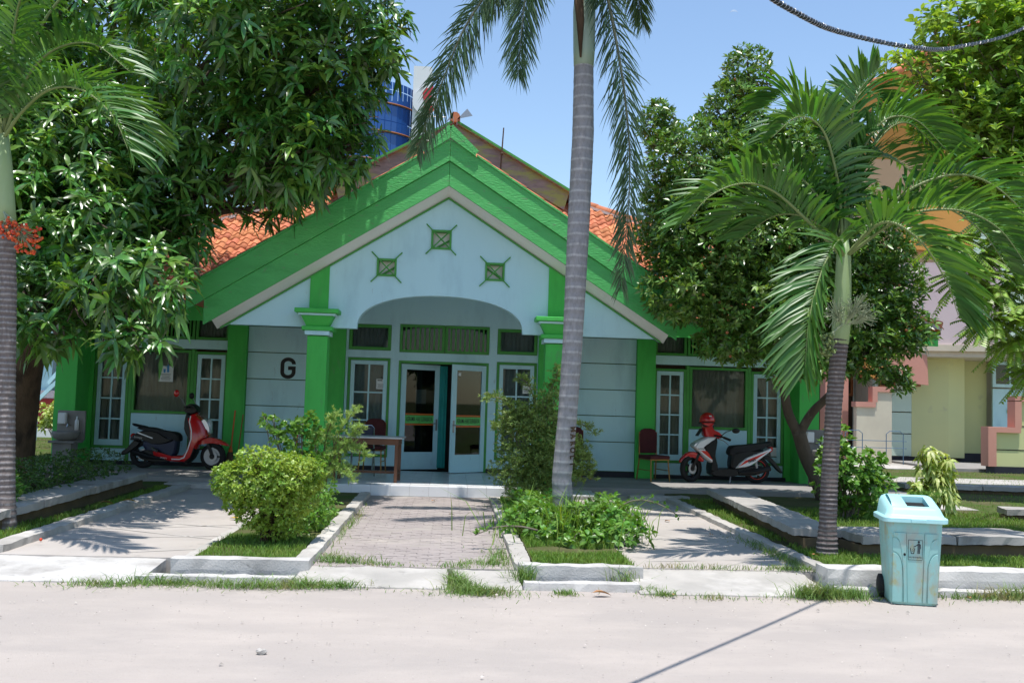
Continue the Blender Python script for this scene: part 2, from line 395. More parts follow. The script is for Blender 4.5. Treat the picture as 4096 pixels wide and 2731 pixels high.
m_board = mat('painted_board', (.095,.50,.13), (.08,.44,.11), s=2.4, c3=(.065,.38,.09), s3=1.3, t3=(.55,.7), rough=.42, bump=.9, bs=15, bd=.012, spec=.5, stretch=(1,1,3), c4=(.16,.30,.14), s4=7, t4=(.62,.72))
m_frameg = mat('window_green', (.065,.30,.055), (.075,.34,.065), s=4, rough=.5, bump=.2, bs=40, spec=.35)
m_soffit = mat('soffit_white', (.86,.84,.80), (.80,.78,.74), s=1.5, rough=.7, bump=.1, bs=20)
m_groove = mat('groove_green', (.03,.10,.03), rough=.8)
m_dado = mat('skirting_navy', (.012,.013,.025), (.02,.02,.03), s=4, rough=.6)
m_tilew = mat('ceramic_white', (.72,.73,.74), (.76,.765,.77), s=2, rough=.22, spec=.5, objr=.04, c3=(.6,.58,.54), s3=3, t3=(.66,.8))
m_grout = mat('grout', (.33,.31,.29), rough=.9)
m_terr = mat('terrace_cement', (.25,.24,.225), (.31,.295,.28), s=1.8, rough=.75, bump=.3, bs=50, spec=.3)
m_rtile = mat('roof_tile', (.55,.19,.085), (.62,.235,.11), s=1.5, c3=(.36,.12,.07), s3=1.6, t3=(.56,.72), rough=.8, bump=.35, bs=60, bd=.006, spec=.25, objr=.16)
m_rtile2 = mat('roof_tile_mass', (.55,.19,.085), (.62,.235,.11), s=1.5, c3=(.36,.12,.07), s3=1.6, t3=(.56,.72), rough=.8, bump=.35, bs=60, bd=.006, spec=.25, island=.16)
m_terra = mat('terracotta', (.48,.16,.07), (.54,.20,.09), s=3, rough=.75, bump=.2, bs=40)
m_weath = mat('weathered_board', (.30,.27,.25), (.21,.19,.175), s=5, c3=(.30,.36,.13), s3=1.6, t3=(.47,.6), rough=.9, bump=.5, bs=12, bd=.01, stretch=(1,1,3), spec=.15)
m_mortar = mat('ridge_mortar', (.62,.60,.57), (.5,.48,.45), s=5, rough=.9, bump=.5, bs=30)
m_glass = glass_mat('window_glass')
m_glassd = glass_mat('door_glass', tint=(.5,.55,.55), refl=-.01)
m_curt = mat('curtain_taupe', (.50,.47,.41), (.57,.53,.46), s=3, rough=.9, stretch=(1,1,.2))
m_curtd = mat('curtain_slate', (.34,.37,.37), (.42,.44,.44), s=3, rough=.9, stretch=(1,1,.2))
m_teal = mat('curtain_teal', (.02,.26,.25), (.03,.32,.30), s=4, rough=.85)
m_dark = mat('dark_interior', (.02,.018,.016), rough=.9)  # near-black paints the darkness of unlit rooms; also lining and groove strips
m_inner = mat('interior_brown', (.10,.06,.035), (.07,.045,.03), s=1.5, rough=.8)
m_black = mat('black_paint', (.012,.012,.012), rough=.55)
m_ink = mat('ink', (.03,.03,.035), rough=.7)
m_paper = mat('paper', (.72,.73,.74), rough=.7)
m_blue = mat('poster_blue', (.05,.25,.55), rough=.6)
m_signg = mat('sign_green', (.13,.55,.13), rough=.4)
m_signo = mat('sign_orange', (.62,.14,.02), rough=.4)
m_chrome = mat('chrome', (.6,.6,.6), rough=.22, metal=1.0)
m_steel = mat('grey_steel', (.35,.35,.36), rough=.4, metal=.8)
m_wood = mat('table_wood', (.16,.07,.035), (.11,.045,.025), s=6, rough=.5, bump=.2, bs=30, stretch=(1,1,.3))
m_lamin = mat('laminate', (.55,.56,.57), (.48,.48,.48), s=3, rough=.35)
m_maroon = mat('maroon_fabric', (.085,.018,.02), (.065,.014,.017), s=8, rough=.9, bump=.2, bs=150)
m_navy = mat('navy_vinyl', (.012,.018,.05), rough=.45)
m_gold = mat('brass_tube', (.28,.16,.05), rough=.4, metal=.7)
m_plastic = mat('black_plastic', (.009,.009,.010), rough=.38, spec=.3)
m_rubber = mat('tyre_rubber', (.014,.014,.014), rough=.85)
m_red = mat('red_lacquer', (.52,.01,.012), rough=.22, coat=.6)
m_white = mat('white_lacquer', (.72,.73,.74), rough=.25, coat=.5)
m_lens = mat('lamp_lens', (.6,.65,.7), rough=.08, metal=.4)
m_tail = mat('tail_lens', (.45,.02,.015), rough=.15)
m_seat = mat('seat_vinyl', (.009,.009,.010), rough=.65, bump=.2, bs=200)
m_redrim = mat('red_rim_tape', (.62,.03,.015), rough=.4)
m_bin = mat('bin_plastic', (.235,.47,.44), (.30,.54,.51), s=4, c3=(.33,.39,.34), s3=6, t3=(.48,.66), rough=.5, bump=.15, bs=50, bd=.004, spec=.4, obco=True, c4=(.38,.34,.12), s4=7, t4=(.58,.72), stretch=(1,1,.6))
m_binlid = mat('bin_lid_plastic', (.36,.66,.67), (.41,.71,.72), s=3, rough=.42, spec=.4, c3=(.38,.62,.62), s3=5, t3=(.55,.72), obco=True)
m_bark = mat('bark_brown', (.085,.055,.035), (.13,.085,.055), s=6, c3=(.05,.035,.025), s3=4, t3=(.5,.65), rough=.9, bump=.8, bs=22, bd=.02, stretch=(1,1,.5), spec=.15)
m_barkg = mat('bark_grey', (.15,.115,.09), (.10,.078,.06), s=6, c3=(.22,.18,.145), s3=5, t3=(.58,.7), rough=.9, bump=.8, bs=22, bd=.015, stretch=(1,1,.5), spec=.15)
m_twig = mat('twig', (.20,.17,.13), (.14,.115,.085), s=8, rough=.85)
# ================================================================ GROUND
struct(obj('ground', MB().add([(-400,-300,-.3),(400,-300,-.3),(400,700,-.3),(-400,700,-.3)], [(0,1,2,3)]), m_soil))
rd = MB(); rd.grid(lambda u, v: (-60+120*u, -30+38.2*v, .012*mnoise.noise(Vector((u*60, v*20, 0)))-.006 if .3 < u < .7 else 0), 200, 70)
rd.add([(-60,8.2,0),(60,8.2,0),(60,8.2,-.3),(-60,8.2,-.3)], [(0,1,2,3)])
struct(obj('road', rd, m_road, smooth=True))
# side lawns and beds (soil bodies under the grass)
def bed(x0, x1, y0, y1, z=.12):
    m = MB(); n1 = max(2, int((x1-x0)/.25)); n2 = max(2, int((y1-y0)/.25)); n1 = min(n1, 120); n2 = min(n2, 120)
    def f(u, v):
        x = x0+(x1-x0)*u; y = y0+(y1-y0)*v; e = 0 if (u in (0, 1) or v in (0, 1)) else 1
        return (x, y, z+e*(.02*mnoise.noise(Vector((x*1.7, y*1.7, 3)))+.008*mnoise.noise(Vector((x*6, y*6, 1)))))
    m.grid(f, n1, n2)
    for a, b in (((x0,y0),(x1,y0)), ((x1,y0),(x1,y1)), ((x1,y1),(x0,y1)), ((x0,y1),(x0,y0))):
        m.add([(a[0],a[1],z),(b[0],b[1],z),(b[0],b[1],-.3),(a[0],a[1],-.3)], [(0,1,2,3)])
    return struct(obj('lawn', m, m_soil, smooth=False))
bed(-40, -4.25, 9.1, 60); bed(-2.28, -1.36, 8.74, 14.98, .115); bed(.8, 1.74, 8.74, 14.98, .115); bed(3.64, 40, 8.68, 60)
bed(-4.25, 3.64, 30, 60, .1)
# drives
def drive(x0, x1, y0, y1, z):
    o = struct(obj('driveway', MB().rbox(x0, x1, y0, y1, -.3, z, st=.2, amp=.004, fr=2.0), m_drive, smooth=False))
    return o
dl = drive(-4.08, -2.28, 9.0, 16.02, .08); dr_ = drive(1.74, 3.5, 8.95, 16.02, .08)
def score(parent, pts):
    m = MB()
    for a, b in pts:
        a = Vector((a[0], a[1], .083)); b = Vector((b[0], b[1], .083)); n = 10
        for i in range(n):
            p, q = a.lerp(b, i/n), a.lerp(b, (i+1)/n)
            p = p+Vector((0, .012*mnoise.noise(p*3), 0)); q = q+Vector((0, .012*mnoise.noise(q*3), 0)); w = .011+.006*mnoise.noise(p*5)
            m.add([p+Vector((0,-w,.0)), q+Vector((0,-w,0)), q+Vector((0,w,.0)), p+Vector((0,w,0))], [(0,1,2,3)])
    o = obj('mortar_line', m, m_conc, parent); return o
score(dl, [((-3.9,9.9),(-2.35,10.4)), ((-3.95,10.9),(-2.35,10.1)), ((-3.9,10.6),(-2.35,11.3)), ((-3.95,11.5),(-2.4,11.0)), ((-3.0,9.2),(-2.35,9.5))])
score(dr_, [((1.9,9.9),(3.4,10.9)), ((1.9,11.8),(3.4,10.2)), ((1.9,12.4),(3.4,12.9)), ((1.95,9.3),(3.4,9.6)), ((2.6,9.0),(3.42,9.9))])
# front aprons over the drain
def apron(x0, x1, mt, zf=.012, zb=.075, y0=8.17, y1=9.0):
    return struct(obj('apron_slab', MB().rbox(x0, x1, y0, y1, -.3, zb, st=.07, amp=.006, fr=4, top=lambda x, y: -(zb-zf)*max(0, 1-(y-y0)/(y1-y0))), mt))
apron(-9, -2.56, m_concw, y1=9.13); apron(-1.3, .02, m_conc, y1=8.78); apron(.05, .66, m_conc, y1=8.72); apron(1.65, 3.36, m_conc, y0=8.1, y1=8.96)
# kerbs and drain edges
def kerb(x0, x1, y0, y1, z, mt=m_conc, st=.09, amp=.009): return struct(obj('kerb', MB().rbox(x0, x1, y0, y1, -.25, z, st=st, amp=amp), mt))
kerb(-4.27, -4.06, 9.1, 15.9, .15); kerb(-2.42, -2.27, 8.62, 14.95, .10); kerb(-1.37, -1.2, 8.6, 14.95, .145)
kerb(-2.42, -1.2, 8.58, 8.76, .15, m_concw); kerb(-2.6, -1.28, 8.19, 8.34, .07, m_concw)
kerb(.62, .8, 8.75, 14.93, .125); kerb(.64, 1.78, 8.57, 8.75, .15, m_concw); kerb(.66, 1.68, 8.19, 8.33, .07, m_concw)
kerb(3.48, 3.65, 8.75, 15.2, .14); kerb(3.4, 12, 8.42, 8.72, .2, m_concw); kerb(3.42, 3.9, 8.2, 8.4, .06, m_concw); kerb(4.28, 12, 8.22, 8.4, .055, m_concw)
kerb(-9, -4.27, 9.1, 9.3, .15); kerb(1.7, 1.76, 8.75, 14.9, .11)
# paved path: interlocking blocks
path = struct(obj('paved_path', MB().box(-1.2, .62, 8.75, 15.0, -.3, .071), m_joint))
pw, ph, zg = .225, .1125, .022
def paver_poly():
    a = [(-.5,-.5),(-.25,-.5),(-.17,-.32),(.17,-.32),(.25,-.5),(.5,-.5),(.58,-.0),(.5,.5),(.25,.5),(.17,.68),(-.17,.68),(-.25,.5),(-.5,.5),(-.42,0)]
    return [(x*(pw-.006), y*(ph-.005)) for x, y in a]
pm = MB().xy(paver_poly(), -.05, 0.0); src = None; rest = MB(); npv = 0
for j in range(55):
    y = 8.82+j*ph
    for i in range(9):
        x = -1.09+i*pw+(pw/2 if j % 2 else 0)
        if x > .58: continue
        z = .074+.006*mnoise.noise(Vector((x*2, y*2, 9)))+random.uniform(-.002, .002)
        if npv < 300:
            if src is None:
                src = obj('paver', pm, m_pav, path, local=True); o = src
            else: o = inst(src, 'paver', path)
            o.location = (x, y, z); o.rotation_euler = (random.uniform(-.012,.012), random.uniform(-.012,.012), random.uniform(-.02,.02)); npv += 1
        else:
            st = len(rest.v); rest.xy(paver_poly(), -.05, 0.0); rest.xform(Matrix.Translation((x, y, z)), st)
ro = obj('far_pavers', rest, m_pav, path, kind='stuff')
# terraces of the two wings
def terrace(x0, x1, y0):
    m = MB().rbox(x0, x1, y0, 18.5, -.3, .2, st=.25, amp=.006); return struct(obj('terrace', m, m_terr))
terrace(-7.6, -2.42, 16.0); terrace(1.82, 8.2, 16.0)
for x0, x1, y0, y1, z in ((-4.5,-3.2,15.4,15.7,.16), (2.9,3.9,15.2,15.5,.15)):
    struct(obj('step_slab', MB().rbox(x0, x1, y0, y1, -.1, z, st=.1, amp=.012), m_conc))
# low planter walls with a projecting slab on top
def planter(label, pts, w, z=.35):
    a = Vector((*pts[0], 0)); t = thing('planter_wall', label, 'low wall', a); t['kind'] = 'thing'
    for i in range(len(pts)-1):
        p, q = Vector((*pts[i], 0)), Vector((*pts[i+1], 0)); d = (q-p); L = d.length; ang = math.atan2(d.y, d.x)
        n = max(2, int(L/1.3))
        bm_ = MB().rbox(0, L, .07, w-.1, .0, z-.10, st=.12, amp=.006); bm_.xform(Matrix.Translation(p) @ Matrix.Rotation(ang, 4, 'Z')); obj('wall_base', bm_, m_base, t)
        for k in range(n):
            s = MB().rbox(L*k/n+.004, L*(k+1)/n-.004, 0, w, z-.10, z, st=.07, amp=.009, fr=4); s.xform(Matrix.Translation(p) @ Matrix.Rotation(ang, 4, 'Z')); obj('slab', s, m_capst, t)
    return t
def planter2(label, a, b, w, z=.35): return planter(label, [a, b], w, z)
planter2('low concrete capped planter wall beside the left driveway, before the clipped hedge', (-4.45,9.7), (-4.58,14.9), .52)
planter2('low concrete slab wall slanting back beside the right driveway', (4.2,10.0), (4.5,14.6), .52)
planter2('low concrete slab wall running sideways behind the rubbish bin', (4.22,9.55), (6.35,9.75), .72)
planter2('shaded low slab wall far behind the bin, along the garden walk', (8.0,13.3), (12.5,12.4), .4, .28)
planter2('farther low slab wall beside the walk of the pale green house', (8.6,17.6), (14.5,17.2), .4, .28)
# walks to the right-hand house
struct(obj('garden_walk', MB().rbox(7.6, 30, 20.0, 21.6, -.1, .135, st=.5, amp=.006), m_conc))
struct(obj('garden_walk', MB().rbox(8.4, 30, 24.6, 27.6, -.1, .14, st=.5, amp=.006), m_conc))
struct(obj('garden_walk', MB().rbox(7.4, 8.3, 14.5, 20.0, -.1, .133, st=.4, amp=.006), m_conc))
# ================================================================ THE GREEN AND PALE-BLUE GUEST HOUSE
H = thing('guest_house', 'single-storey pale blue guest house with green gabled porch and tiled roof', 'house', (-.15, 18, 0))
XC = -.16
# --- porch floor with ceramic tiles
pf = obj('porch_floor', MB().box(-2.42, 1.8, 15.03, 18.2, -.2, .228), m_grout, H)
obj('step_base', MB().rbox(-2.44, 1.82, 14.985, 15.06, -.1, .075, st=.1, amp=.004), m_conc, H)
tt = None
for i in range(14):
    for j in range(10):
        x = -2.42+.1505+i*.301; y = 15.02+.15+j*.301
        if tt is None: tt = o = obj('floor_tile', MB().box(-.149,.149,-.149,.149,-.01,.012), m_tilew, pf, local=True, bevel=.002)
        else: o = inst(tt, 'floor_tile', pf); b_ = o.modifiers.new('b','BEVEL'); b_.width=.002
        o.location = (x-H.location.x, y-H.location.y, .228)
rt0 = None
for i in range(14):
    x = -2.42+.1505+i*.301
    if rt0 is None: rt0 = o = obj('riser_tile', MB().box(-.149,.149,-.006,.006,-.075,.075), m_tilew, pf, local=True, bevel=.002)
    else: o = inst(rt0, 'riser_tile', pf)
    o.location = (x-H.location.x, 15.022-H.location.y, .152)
obj('side_step', MB().box(1.83, 2.35, 15.1, 16.0, -.1, .13), m_grout, H)
for i in range(2):
    for j in range(3): 
        o = inst(tt, 'step_tile', H); o.location = (1.98+i*.27-H.location.x, 15.26+j*.301-H.location.y, .13); o.scale = (.88,1,1)
# --- main walls
def part(name, mb, m_, par=H, **k): return obj(name, mb, m_, par, **k)
W0 = 18.3
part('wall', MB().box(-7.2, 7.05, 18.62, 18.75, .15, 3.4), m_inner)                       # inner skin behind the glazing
part('back_wall', MB().box(-7.2, 7.05, 27.8, 28, 0, 3.4), m_wallw)
part('side_wall', MB().box(-7.2, -7.05, 18.76, 27.79, 0, 3.4), m_wallw); part('side_wall', MB().box(6.9, 7.05, 18.76, 27.79, 0, 3.4), m_wallw)
def rust(x0, x1, x2=None):
    part('wall_core', MB().box(x0, x1, W0+.02, W0+.3, .2, 3.2), m_groove)
    zs = [.31, .875, 1.375, 1.88, 2.385, 2.88, 3.18]
    for a, b in zip(zs[:-1], zs[1:]): part('wall_panel', MB().box(x0+.005, x1-.005, W0, W0+.05, a+.008, b-.008), m_wallw, bevel=.004)
    part('skirting', MB().box(x0, x1, W0-.012, W0+.019, .2, .305), m_dado)
rust(-3.9, -2.37); rust(1.92, 3.56)
def pil(x0, x1, y0, y1, z0, z1, nm='column', b=.006): return part(nm, MB().box(x0, x1, y0, y1, z0, z1), m_green, bevel=b)
pil(-4.26, -3.9, 18.2, 18.62, .2, 3.15); pil(3.56, 3.92, 18.2, 18.62, .2, 3.15)
pil(-7.2, -6.82, 17.75, 18.62, .1, 3.0); pil(6.66, 7.05, 17.9, 18.62, .1, 3.0)
pil(-2.37, -2.03, 18.0, 18.62, .24, 3.3); pil(1.62, 1.92, 18.0, 18.62, .24, 3.3)
def curtain(x0, x1, z0, z1, y, m_, par, amp=.02, per=.1, ph0=0.):
    n = max(8, int((x1-x0)/.02)); mb = MB()
    def f(u, v):
        x = x0+(x1-x0)*u; w = math.sin(6.283*x/per+ph0+2.0*mnoise.noise(Vector((x*5, 0, y))))
        return (x, y+amp*w*(.6+.4*v), z0+(z1-z0)*v)
    mb.grid(f, n, 3); return obj('curtain', mb, m_, par, smooth=True)
def frame(x0, x1, z0, z1, y0, y1, w, wb=None):
    wb = w if wb is None else wb
    return MB().box(x0, x0+w, y0, y1, z0, z1).box(x1-w, x1, y0, y1, z0, z1).box(x0+w, x1-w, y0, y1, z1-w, z1).box(x0+w, x1-w, y0, y1, z0, z0+wb)
def casement(x0, x1, z0, z1, y, cols=2, rows=4, cm=m_curt, par=H, note=None):
    wf = part('window', frame(x0, x1, z0, z1, y, y+.12, .045), m_frameg, bevel=.004)
    a0, a1, b0, b1 = x0+.05, x1-.05, z0+.05, z1-.05
    obj('sash', frame(a0, a1, b0, b1, y+.015, y+.06, .075, .11), m_wallw, wf, bevel=.004)
    i0, i1, j0, j1 = a0+.076, a1-.076, b0+.111, b1-.076
    for c in range(1, cols):
        x = i0+(i1-i0)*c/cols; obj('muntin', MB().box(x-.015, x+.015, y+.022, y+.055, j0, j1), m_wallw, wf)
    for r in range(1, rows):
        z = j0+(j1-j0)*r/rows; obj('muntin', MB().box(i0, i1, y+.024, y+.053, z-.014, z+.014), m_wallw, wf)
    for c in range(cols):
        for r in range(rows):
            p0 = i0+(i1-i0)*c/cols; p1 = i0+(i1-i0)*(c+1)/cols; q0 = j0+(j1-j0)*r/rows; q1 = j0+(j1-j0)*(r+1)/rows
            obj('pane', MB().box(p0+.002, p1-.002, y+.036, y+.041, q0+.002, q1-.002), m_glass, wf)
    curtain(x0+.05, x1-.05, z0+.06, z1-.06, y+.2, cm, wf); return wf
def fixed(x0, x1, z0, z1, y, cm=m_curt, nm='window', fr=.05):
    wf = part(nm, frame(x0, x1, z0, z1, y, y+.12, fr), m_frameg, bevel=.004)
    obj('pane', MB().box(x0+fr, x1-fr, y+.04, y+.046, z0+fr, z1-fr), m_glass, wf); curtain(x0+.03, x1-.03, z0+.03, z1-.03, y+.18, cm, wf, per=.085); return wf
def slats(x0, x1, z0, z1, y, n, back=True):
    wf = part('slatted_transom', frame(x0, x1, z0, z1, y, y+.1, .05), m_frameg, bevel=.004)
    for i in range(n):
        x = x0+.05+(x1-x0-.1)*(i+.7)/(n+.4); obj('slat', MB().box(x-.014, x+.014, y+.02, y+.05, z0+.05, z1-.05), m_frameg, wf)
    obj('pane', MB().box(x0+.05, x1-.05, y+.07, y+.075, z0+.05, z1-.05), m_glassd, wf); return wf
# --- wings: two casements, a fixed light, transoms over a pale lintel
def wing(xs, zoff):
    (a0, a1), (c0, c1), (d0, d1) = xs; y = 18.38
    x0, x1 = a0, d1
    casement(a0, a1, .5, 2.33, y); casement(d0, d1, .5+zoff, 2.33+zoff, y)
    fixed(c0, c1, 1.17, 2.38, y)
    part('wall_panel', MB().box(c0-.0, c1, y+.02, y+.2, .2, 1.165), m_wallw, bevel=.004)
    part('wall_panel', MB().box(a0, a1, y+.02, y+.2, .2, .495), m_wallw, bevel=.004); part('wall_panel', MB().box(d0, d1, y+.02, y+.2, .2, .495+min(0, zoff)), m_wallw, bevel=.004)
    for q in (c0-.035, c1+.035): part('window_post', MB().box(q-.03, q+.03, y+.005, y+.15, .2, 2.405), m_frameg)
    part('lintel', MB().box(x0-.02, x1+.02, y-.03, y+.24, 2.41, 2.585), m_wallw, bevel=.005)
    w = a1-a0
    fixed(a0, a0+w, 2.59, 3.0, y); slats(a0+w+.02, d0-.02, 2.59, 3.0, y, 15); fixed(d0, d1, 2.59, 3.0, y)
    part('skirting', MB().box(x0-.05, x1+.05, y-.02, y+.02, .2, .27), m_dado)
    part('upper_wall', MB().box(x0-.05, x1+.05, y-.02, y+.24, 3.002, 3.3), m_green)
wing(((3.94,4.57),(4.64,5.80),(5.87,6.52)), 0.0); part('wall_panel', MB().box(6.53, 6.66, 18.37, 18.61, .2, 2.4), m_green)
wing(((-6.74,-6.11),(-6.04,-4.97),(-4.9,-4.28)), .03); part('wall_panel', MB().box(-6.82, -6.75, 18.37, 18.61, .2, 2.4), m_green)
# --- door wall
yd = 18.1
for x0, x1, z0, z1 in ((-2.03,-1.985,.24,3.5),(-1.185,-1.03,.24,3.5),(.68,.83,.24,3.5),(1.605,1.62,.24,3.5),(-1.985,-1.185,.24,.475),(-1.985,-1.185,2.345,2.485),(-1.985,-1.185,2.98,3.5),
        (.83,1.605,.24,.475),(.83,1.605,2.345,2.485),(.83,1.605,2.98,3.5),(-1.03,.68,2.31,2.465),(-1.03,.68,3.005,3.5)):
    part('wall', MB().box(x0, x1, yd, yd+.2, z0, z1+(.15 if z1 == 3.5 else 0)), m_wallw)
for x0, x1 in ((-2.03,-1.03),(.68,1.62)): part('skirting', MB().box(x0, x1, yd-.012, yd-.001, .24, .315), m_dado)
casement(-1.98, -1.19, .48, 2.34, yd+.01, rows=3, cm=m_curtd); casement(.835, 1.60, .48, 2.34, yd+.01, rows=3, cm=m_curtd)
fixed(-1.98, -1.19, 2.49, 2.975, yd+.01, m_curtd, fr=.06); fixed(.835, 1.60, 2.49, 2.975, yd+.01, m_curtd, fr=.06)
slats(-1.025, -.175, 2.47, 3.0, yd+.01, 8); slats(-.165, .675, 2.47, 3.0, yd+.01, 8)
fr_ = part('door_frame', MB().box(-1.03,-.985,yd+.005,yd+.16,.24,2.31).box(.635,.68,yd+.005,yd+.16,.24,2.31).box(-.985,.635,yd+.005,yd+.16,2.262,2.31), m_frameg, bevel=.004)
def door(hx, hy, width, ang, sgn, band_y):
    """leaf from the hinge; sgn=+1 extends to +x when shut"""
    d = bpy.data.objects.new('door', bpy.data.meshes.new('door')); 
    f = frame(0, width, 0, 2.0, -.02, .02, .105, .33); f.v = [(x*sgn, y, z) for x, y, z in f.v]; tmp = obj('door', f, m_wallw, H, local=True, bevel=.004)
    tmp.location = (hx-H.location.x, hy-H.location.y, .252); tmp.rotation_euler = (0,0,ang)
    a, b = sorted((.105*sgn, (width-.105)*sgn))
    obj('pane', MB().box(a, b, -.003, .003, .33, 1.895), m_glassd, tmp, local=True)
    c = (a+b)/2; z = .95
    obj('sign_band', MB().box(a, b, -.007, -.0035, z-.075, z+.075), m_signg, tmp, local=True)
    obj('sign_stripe', MB().box(a, b, -.0075, -.0037, z+.082, z+.112), m_signo, tmp, local=True); obj('sign_stripe', MB().box(a, b, -.0075, -.0037, z-.112, z-.082), m_signo, tmp, local=True)
    text('ASRAMA HAJI SURABAYA', .125, m_ink, tmp, XZ(c, -.009, z), ext=.0005, sx=(b-a-.03)/1.46, bold=.001)
    hx_ = (width-.05)*sgn
    obj('handle', MB().box(hx_-.018, hx_+.018, -.028, -.0205, .74, .96).tube([(hx_,-.03,.88),(hx_,-.06,.88),(hx_-.11*sgn,-.062,.875)], .009, 8), m_steel, tmp, local=True)
    return tmp
dL = door(-.98, yd+.07, .80, rad(24), 1, 0); dR = door(.63, yd+.03, .80, rad(37), -1, 0)
obj('notice', MB().box(.31, .53, .006, .009, 1.25, 1.52), m_paper, dL, local=True)
obj('sticker', MB().box(-.66, -.60, -.006, -.0035, 1.79, 1.85), m_paper, dR, local=True)
curtain(-.26, -.1, .28, 2.24, yd+.36, m_teal, fr_, amp=.03, per=.07)
curtain(-.95, -.3, .28, 2.24, yd+.62, m_teal, fr_, amp=.025, per=.09)
# hall floor strip behind the door, its darkness put into the colour
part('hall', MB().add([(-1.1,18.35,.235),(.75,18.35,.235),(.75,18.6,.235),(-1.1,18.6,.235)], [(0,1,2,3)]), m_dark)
# near-black sheet before the inner skin stands in for the unlit hall
rec = MB(); rec.box(-1.02, .67, 18.58, 18.618, .24, 3.02); part('hall_dark_sheet', rec, m_dark)
# posters in the windows
def poster(x, z, y, w, h, pict, m_p):
    p = part('notice', MB().box(x-w/2, x+w/2, y-.004, y, z-h/2, z+h/2), m_paper)
    t = MB()
    for k in range(5):
        ww = w*(.7-.09*(k % 3)); zz = z-.02*h-k*.085*h; t.box(x-ww/2, x+ww/2, y-.0055, y-.0045, zz-.012*h, zz+.012*h)
    obj('print_lines', t, m_ink, p)
    q = MB()
    if pict == 'bin':
        q.xz([(x-.05,z+.12*h/.4),(x-.005,z+.12*h/.4),(x-.012,z+.02),(x-.043,z+.02)], y-.0055, y-.0045)
        q.ball((x+.035, y-.005, z+.165), (.015,.001,.015), 10, 6); q.xz([(x+.015,z+.15),(x+.055,z+.15),(x+.06,z+.03),(x+.018,z+.03)], y-.0055, y-.0045); q.obox((x+.02,y-.005,z+.13),(x-.02,y-.005,z+.145), .001, .012)
        obj('pictogram', q, m_blue, p)
    else:
        q.obox((x-.06,y-.005,z+.07),(x+.03,y-.005,z+.07), .001, .018); q.stroke([(x+.02,z+.09),(x+.04,z+.115),(x+.0,z+.12),(x+.03,z+.14)], .008, y-.0055, y-.0045); obj('pictogram', q, m_ink, p)
    return p
poster(-5.42, 1.92, 18.375, .27, .30, 'bin', None); poster(-1.36, 1.85, yd+.03, .16, .19, 'smoke', None); poster(1.42, 1.85, yd+.03, .16, .19, 'smoke', None)
part('paper_sheet', MB().box(6.28, 6.44, 18.40, 18.404, .68, .85), m_paper)
# the letter G
gx, gz, gw, gh, t_ = -3.13, 2.10, .215, .335, .085
cl = []
def arc(cx, cz, rx, rz, a0, a1, n=6): return [(cx+rx*math.cos(rad(a0+(a1-a0)*k/n)), cz+rz*math.sin(rad(a0+(a1-a0)*k/n))) for k in range(n+1)]
cl += [(gx+gw/2, gz+.075)]+arc(gx+.0, gz+gh/2-.09, gw/2, .09, 0, 180, 10)+arc(gx, gz-gh/2+.09, gw/2, .09, 180, 360, 10)+[(gx+gw/2, gz-.0), (gx+.0, gz-.0)]
cl = [c for k, c in enumerate(cl) if k == 0 or (abs(c[0]-cl[k-1][0])+abs(c[1]-cl[k-1][1])) > 1e-4]
part('letter', MB().stroke(cl, .07, W0-.006, W0+.002), m_black)
# --- portico: pillars, capitals, gable wall with arch
def pillar(xa, xb):
    c = (xa+xb)/2; w = (xb-xa)/2
    p = part('porch_pillar', MB().box(xa, xb, 14.86, 15.17, .05, 2.52), m_green, bevel=.006)
    obj('capital', MB().box(c-.235, c+.235, 14.76, 15.25, 2.6, 2.665), m_green, p, bevel=.01)
    obj('moulding', MB().box(c-.19, c+.19, 14.79, 15.22, 2.53, 2.598), m_wallw, p, bevel=.008)
    bell = MB().add([(c-.17,14.81,2.667),(c+.17,14.81,2.667),(c+.17,14.99,2.667),(c-.17,14.99,2.667),(c-.245,14.72,2.825),(c+.245,14.72,2.825),(c+.245,14.99,2.825),(c-.245,14.99,2.825)],
        [(0,3,2,1),(4,5,6,7),(0,1,5,4),(1,2,6,5),(2,3,7,6),(3,0,4,7)]); obj('capital', bell, m_green, p)
    obj('moulding', MB().box(c-.285, c+.285, 14.68, 14.99, 2.827, 2.86), m_wallw, p, bevel=.008)
    obj('capital', MB().box(c-.335, c+.335, 14.63, 14.99, 2.862, 2.93), m_green, p, bevel=.01)
    return p
pillar(-2.27, -1.96); pillar(1.44, 1.75)
SL = .63; ZA = 4.80  # gable slope and inner apex
def gz_(x, z0=ZA): return z0-SL*abs(x-XC)
for xa, xb in ((-2.275,-1.985),(1.475,1.765)):   # green strips above the capitals
    part('gable_strip', MB().xz([(xa,2.932),(xb,2.932),(xb,gz_(xb)-.012),(xa,gz_(xa)-.012)], 14.965, 14.998), m_green)
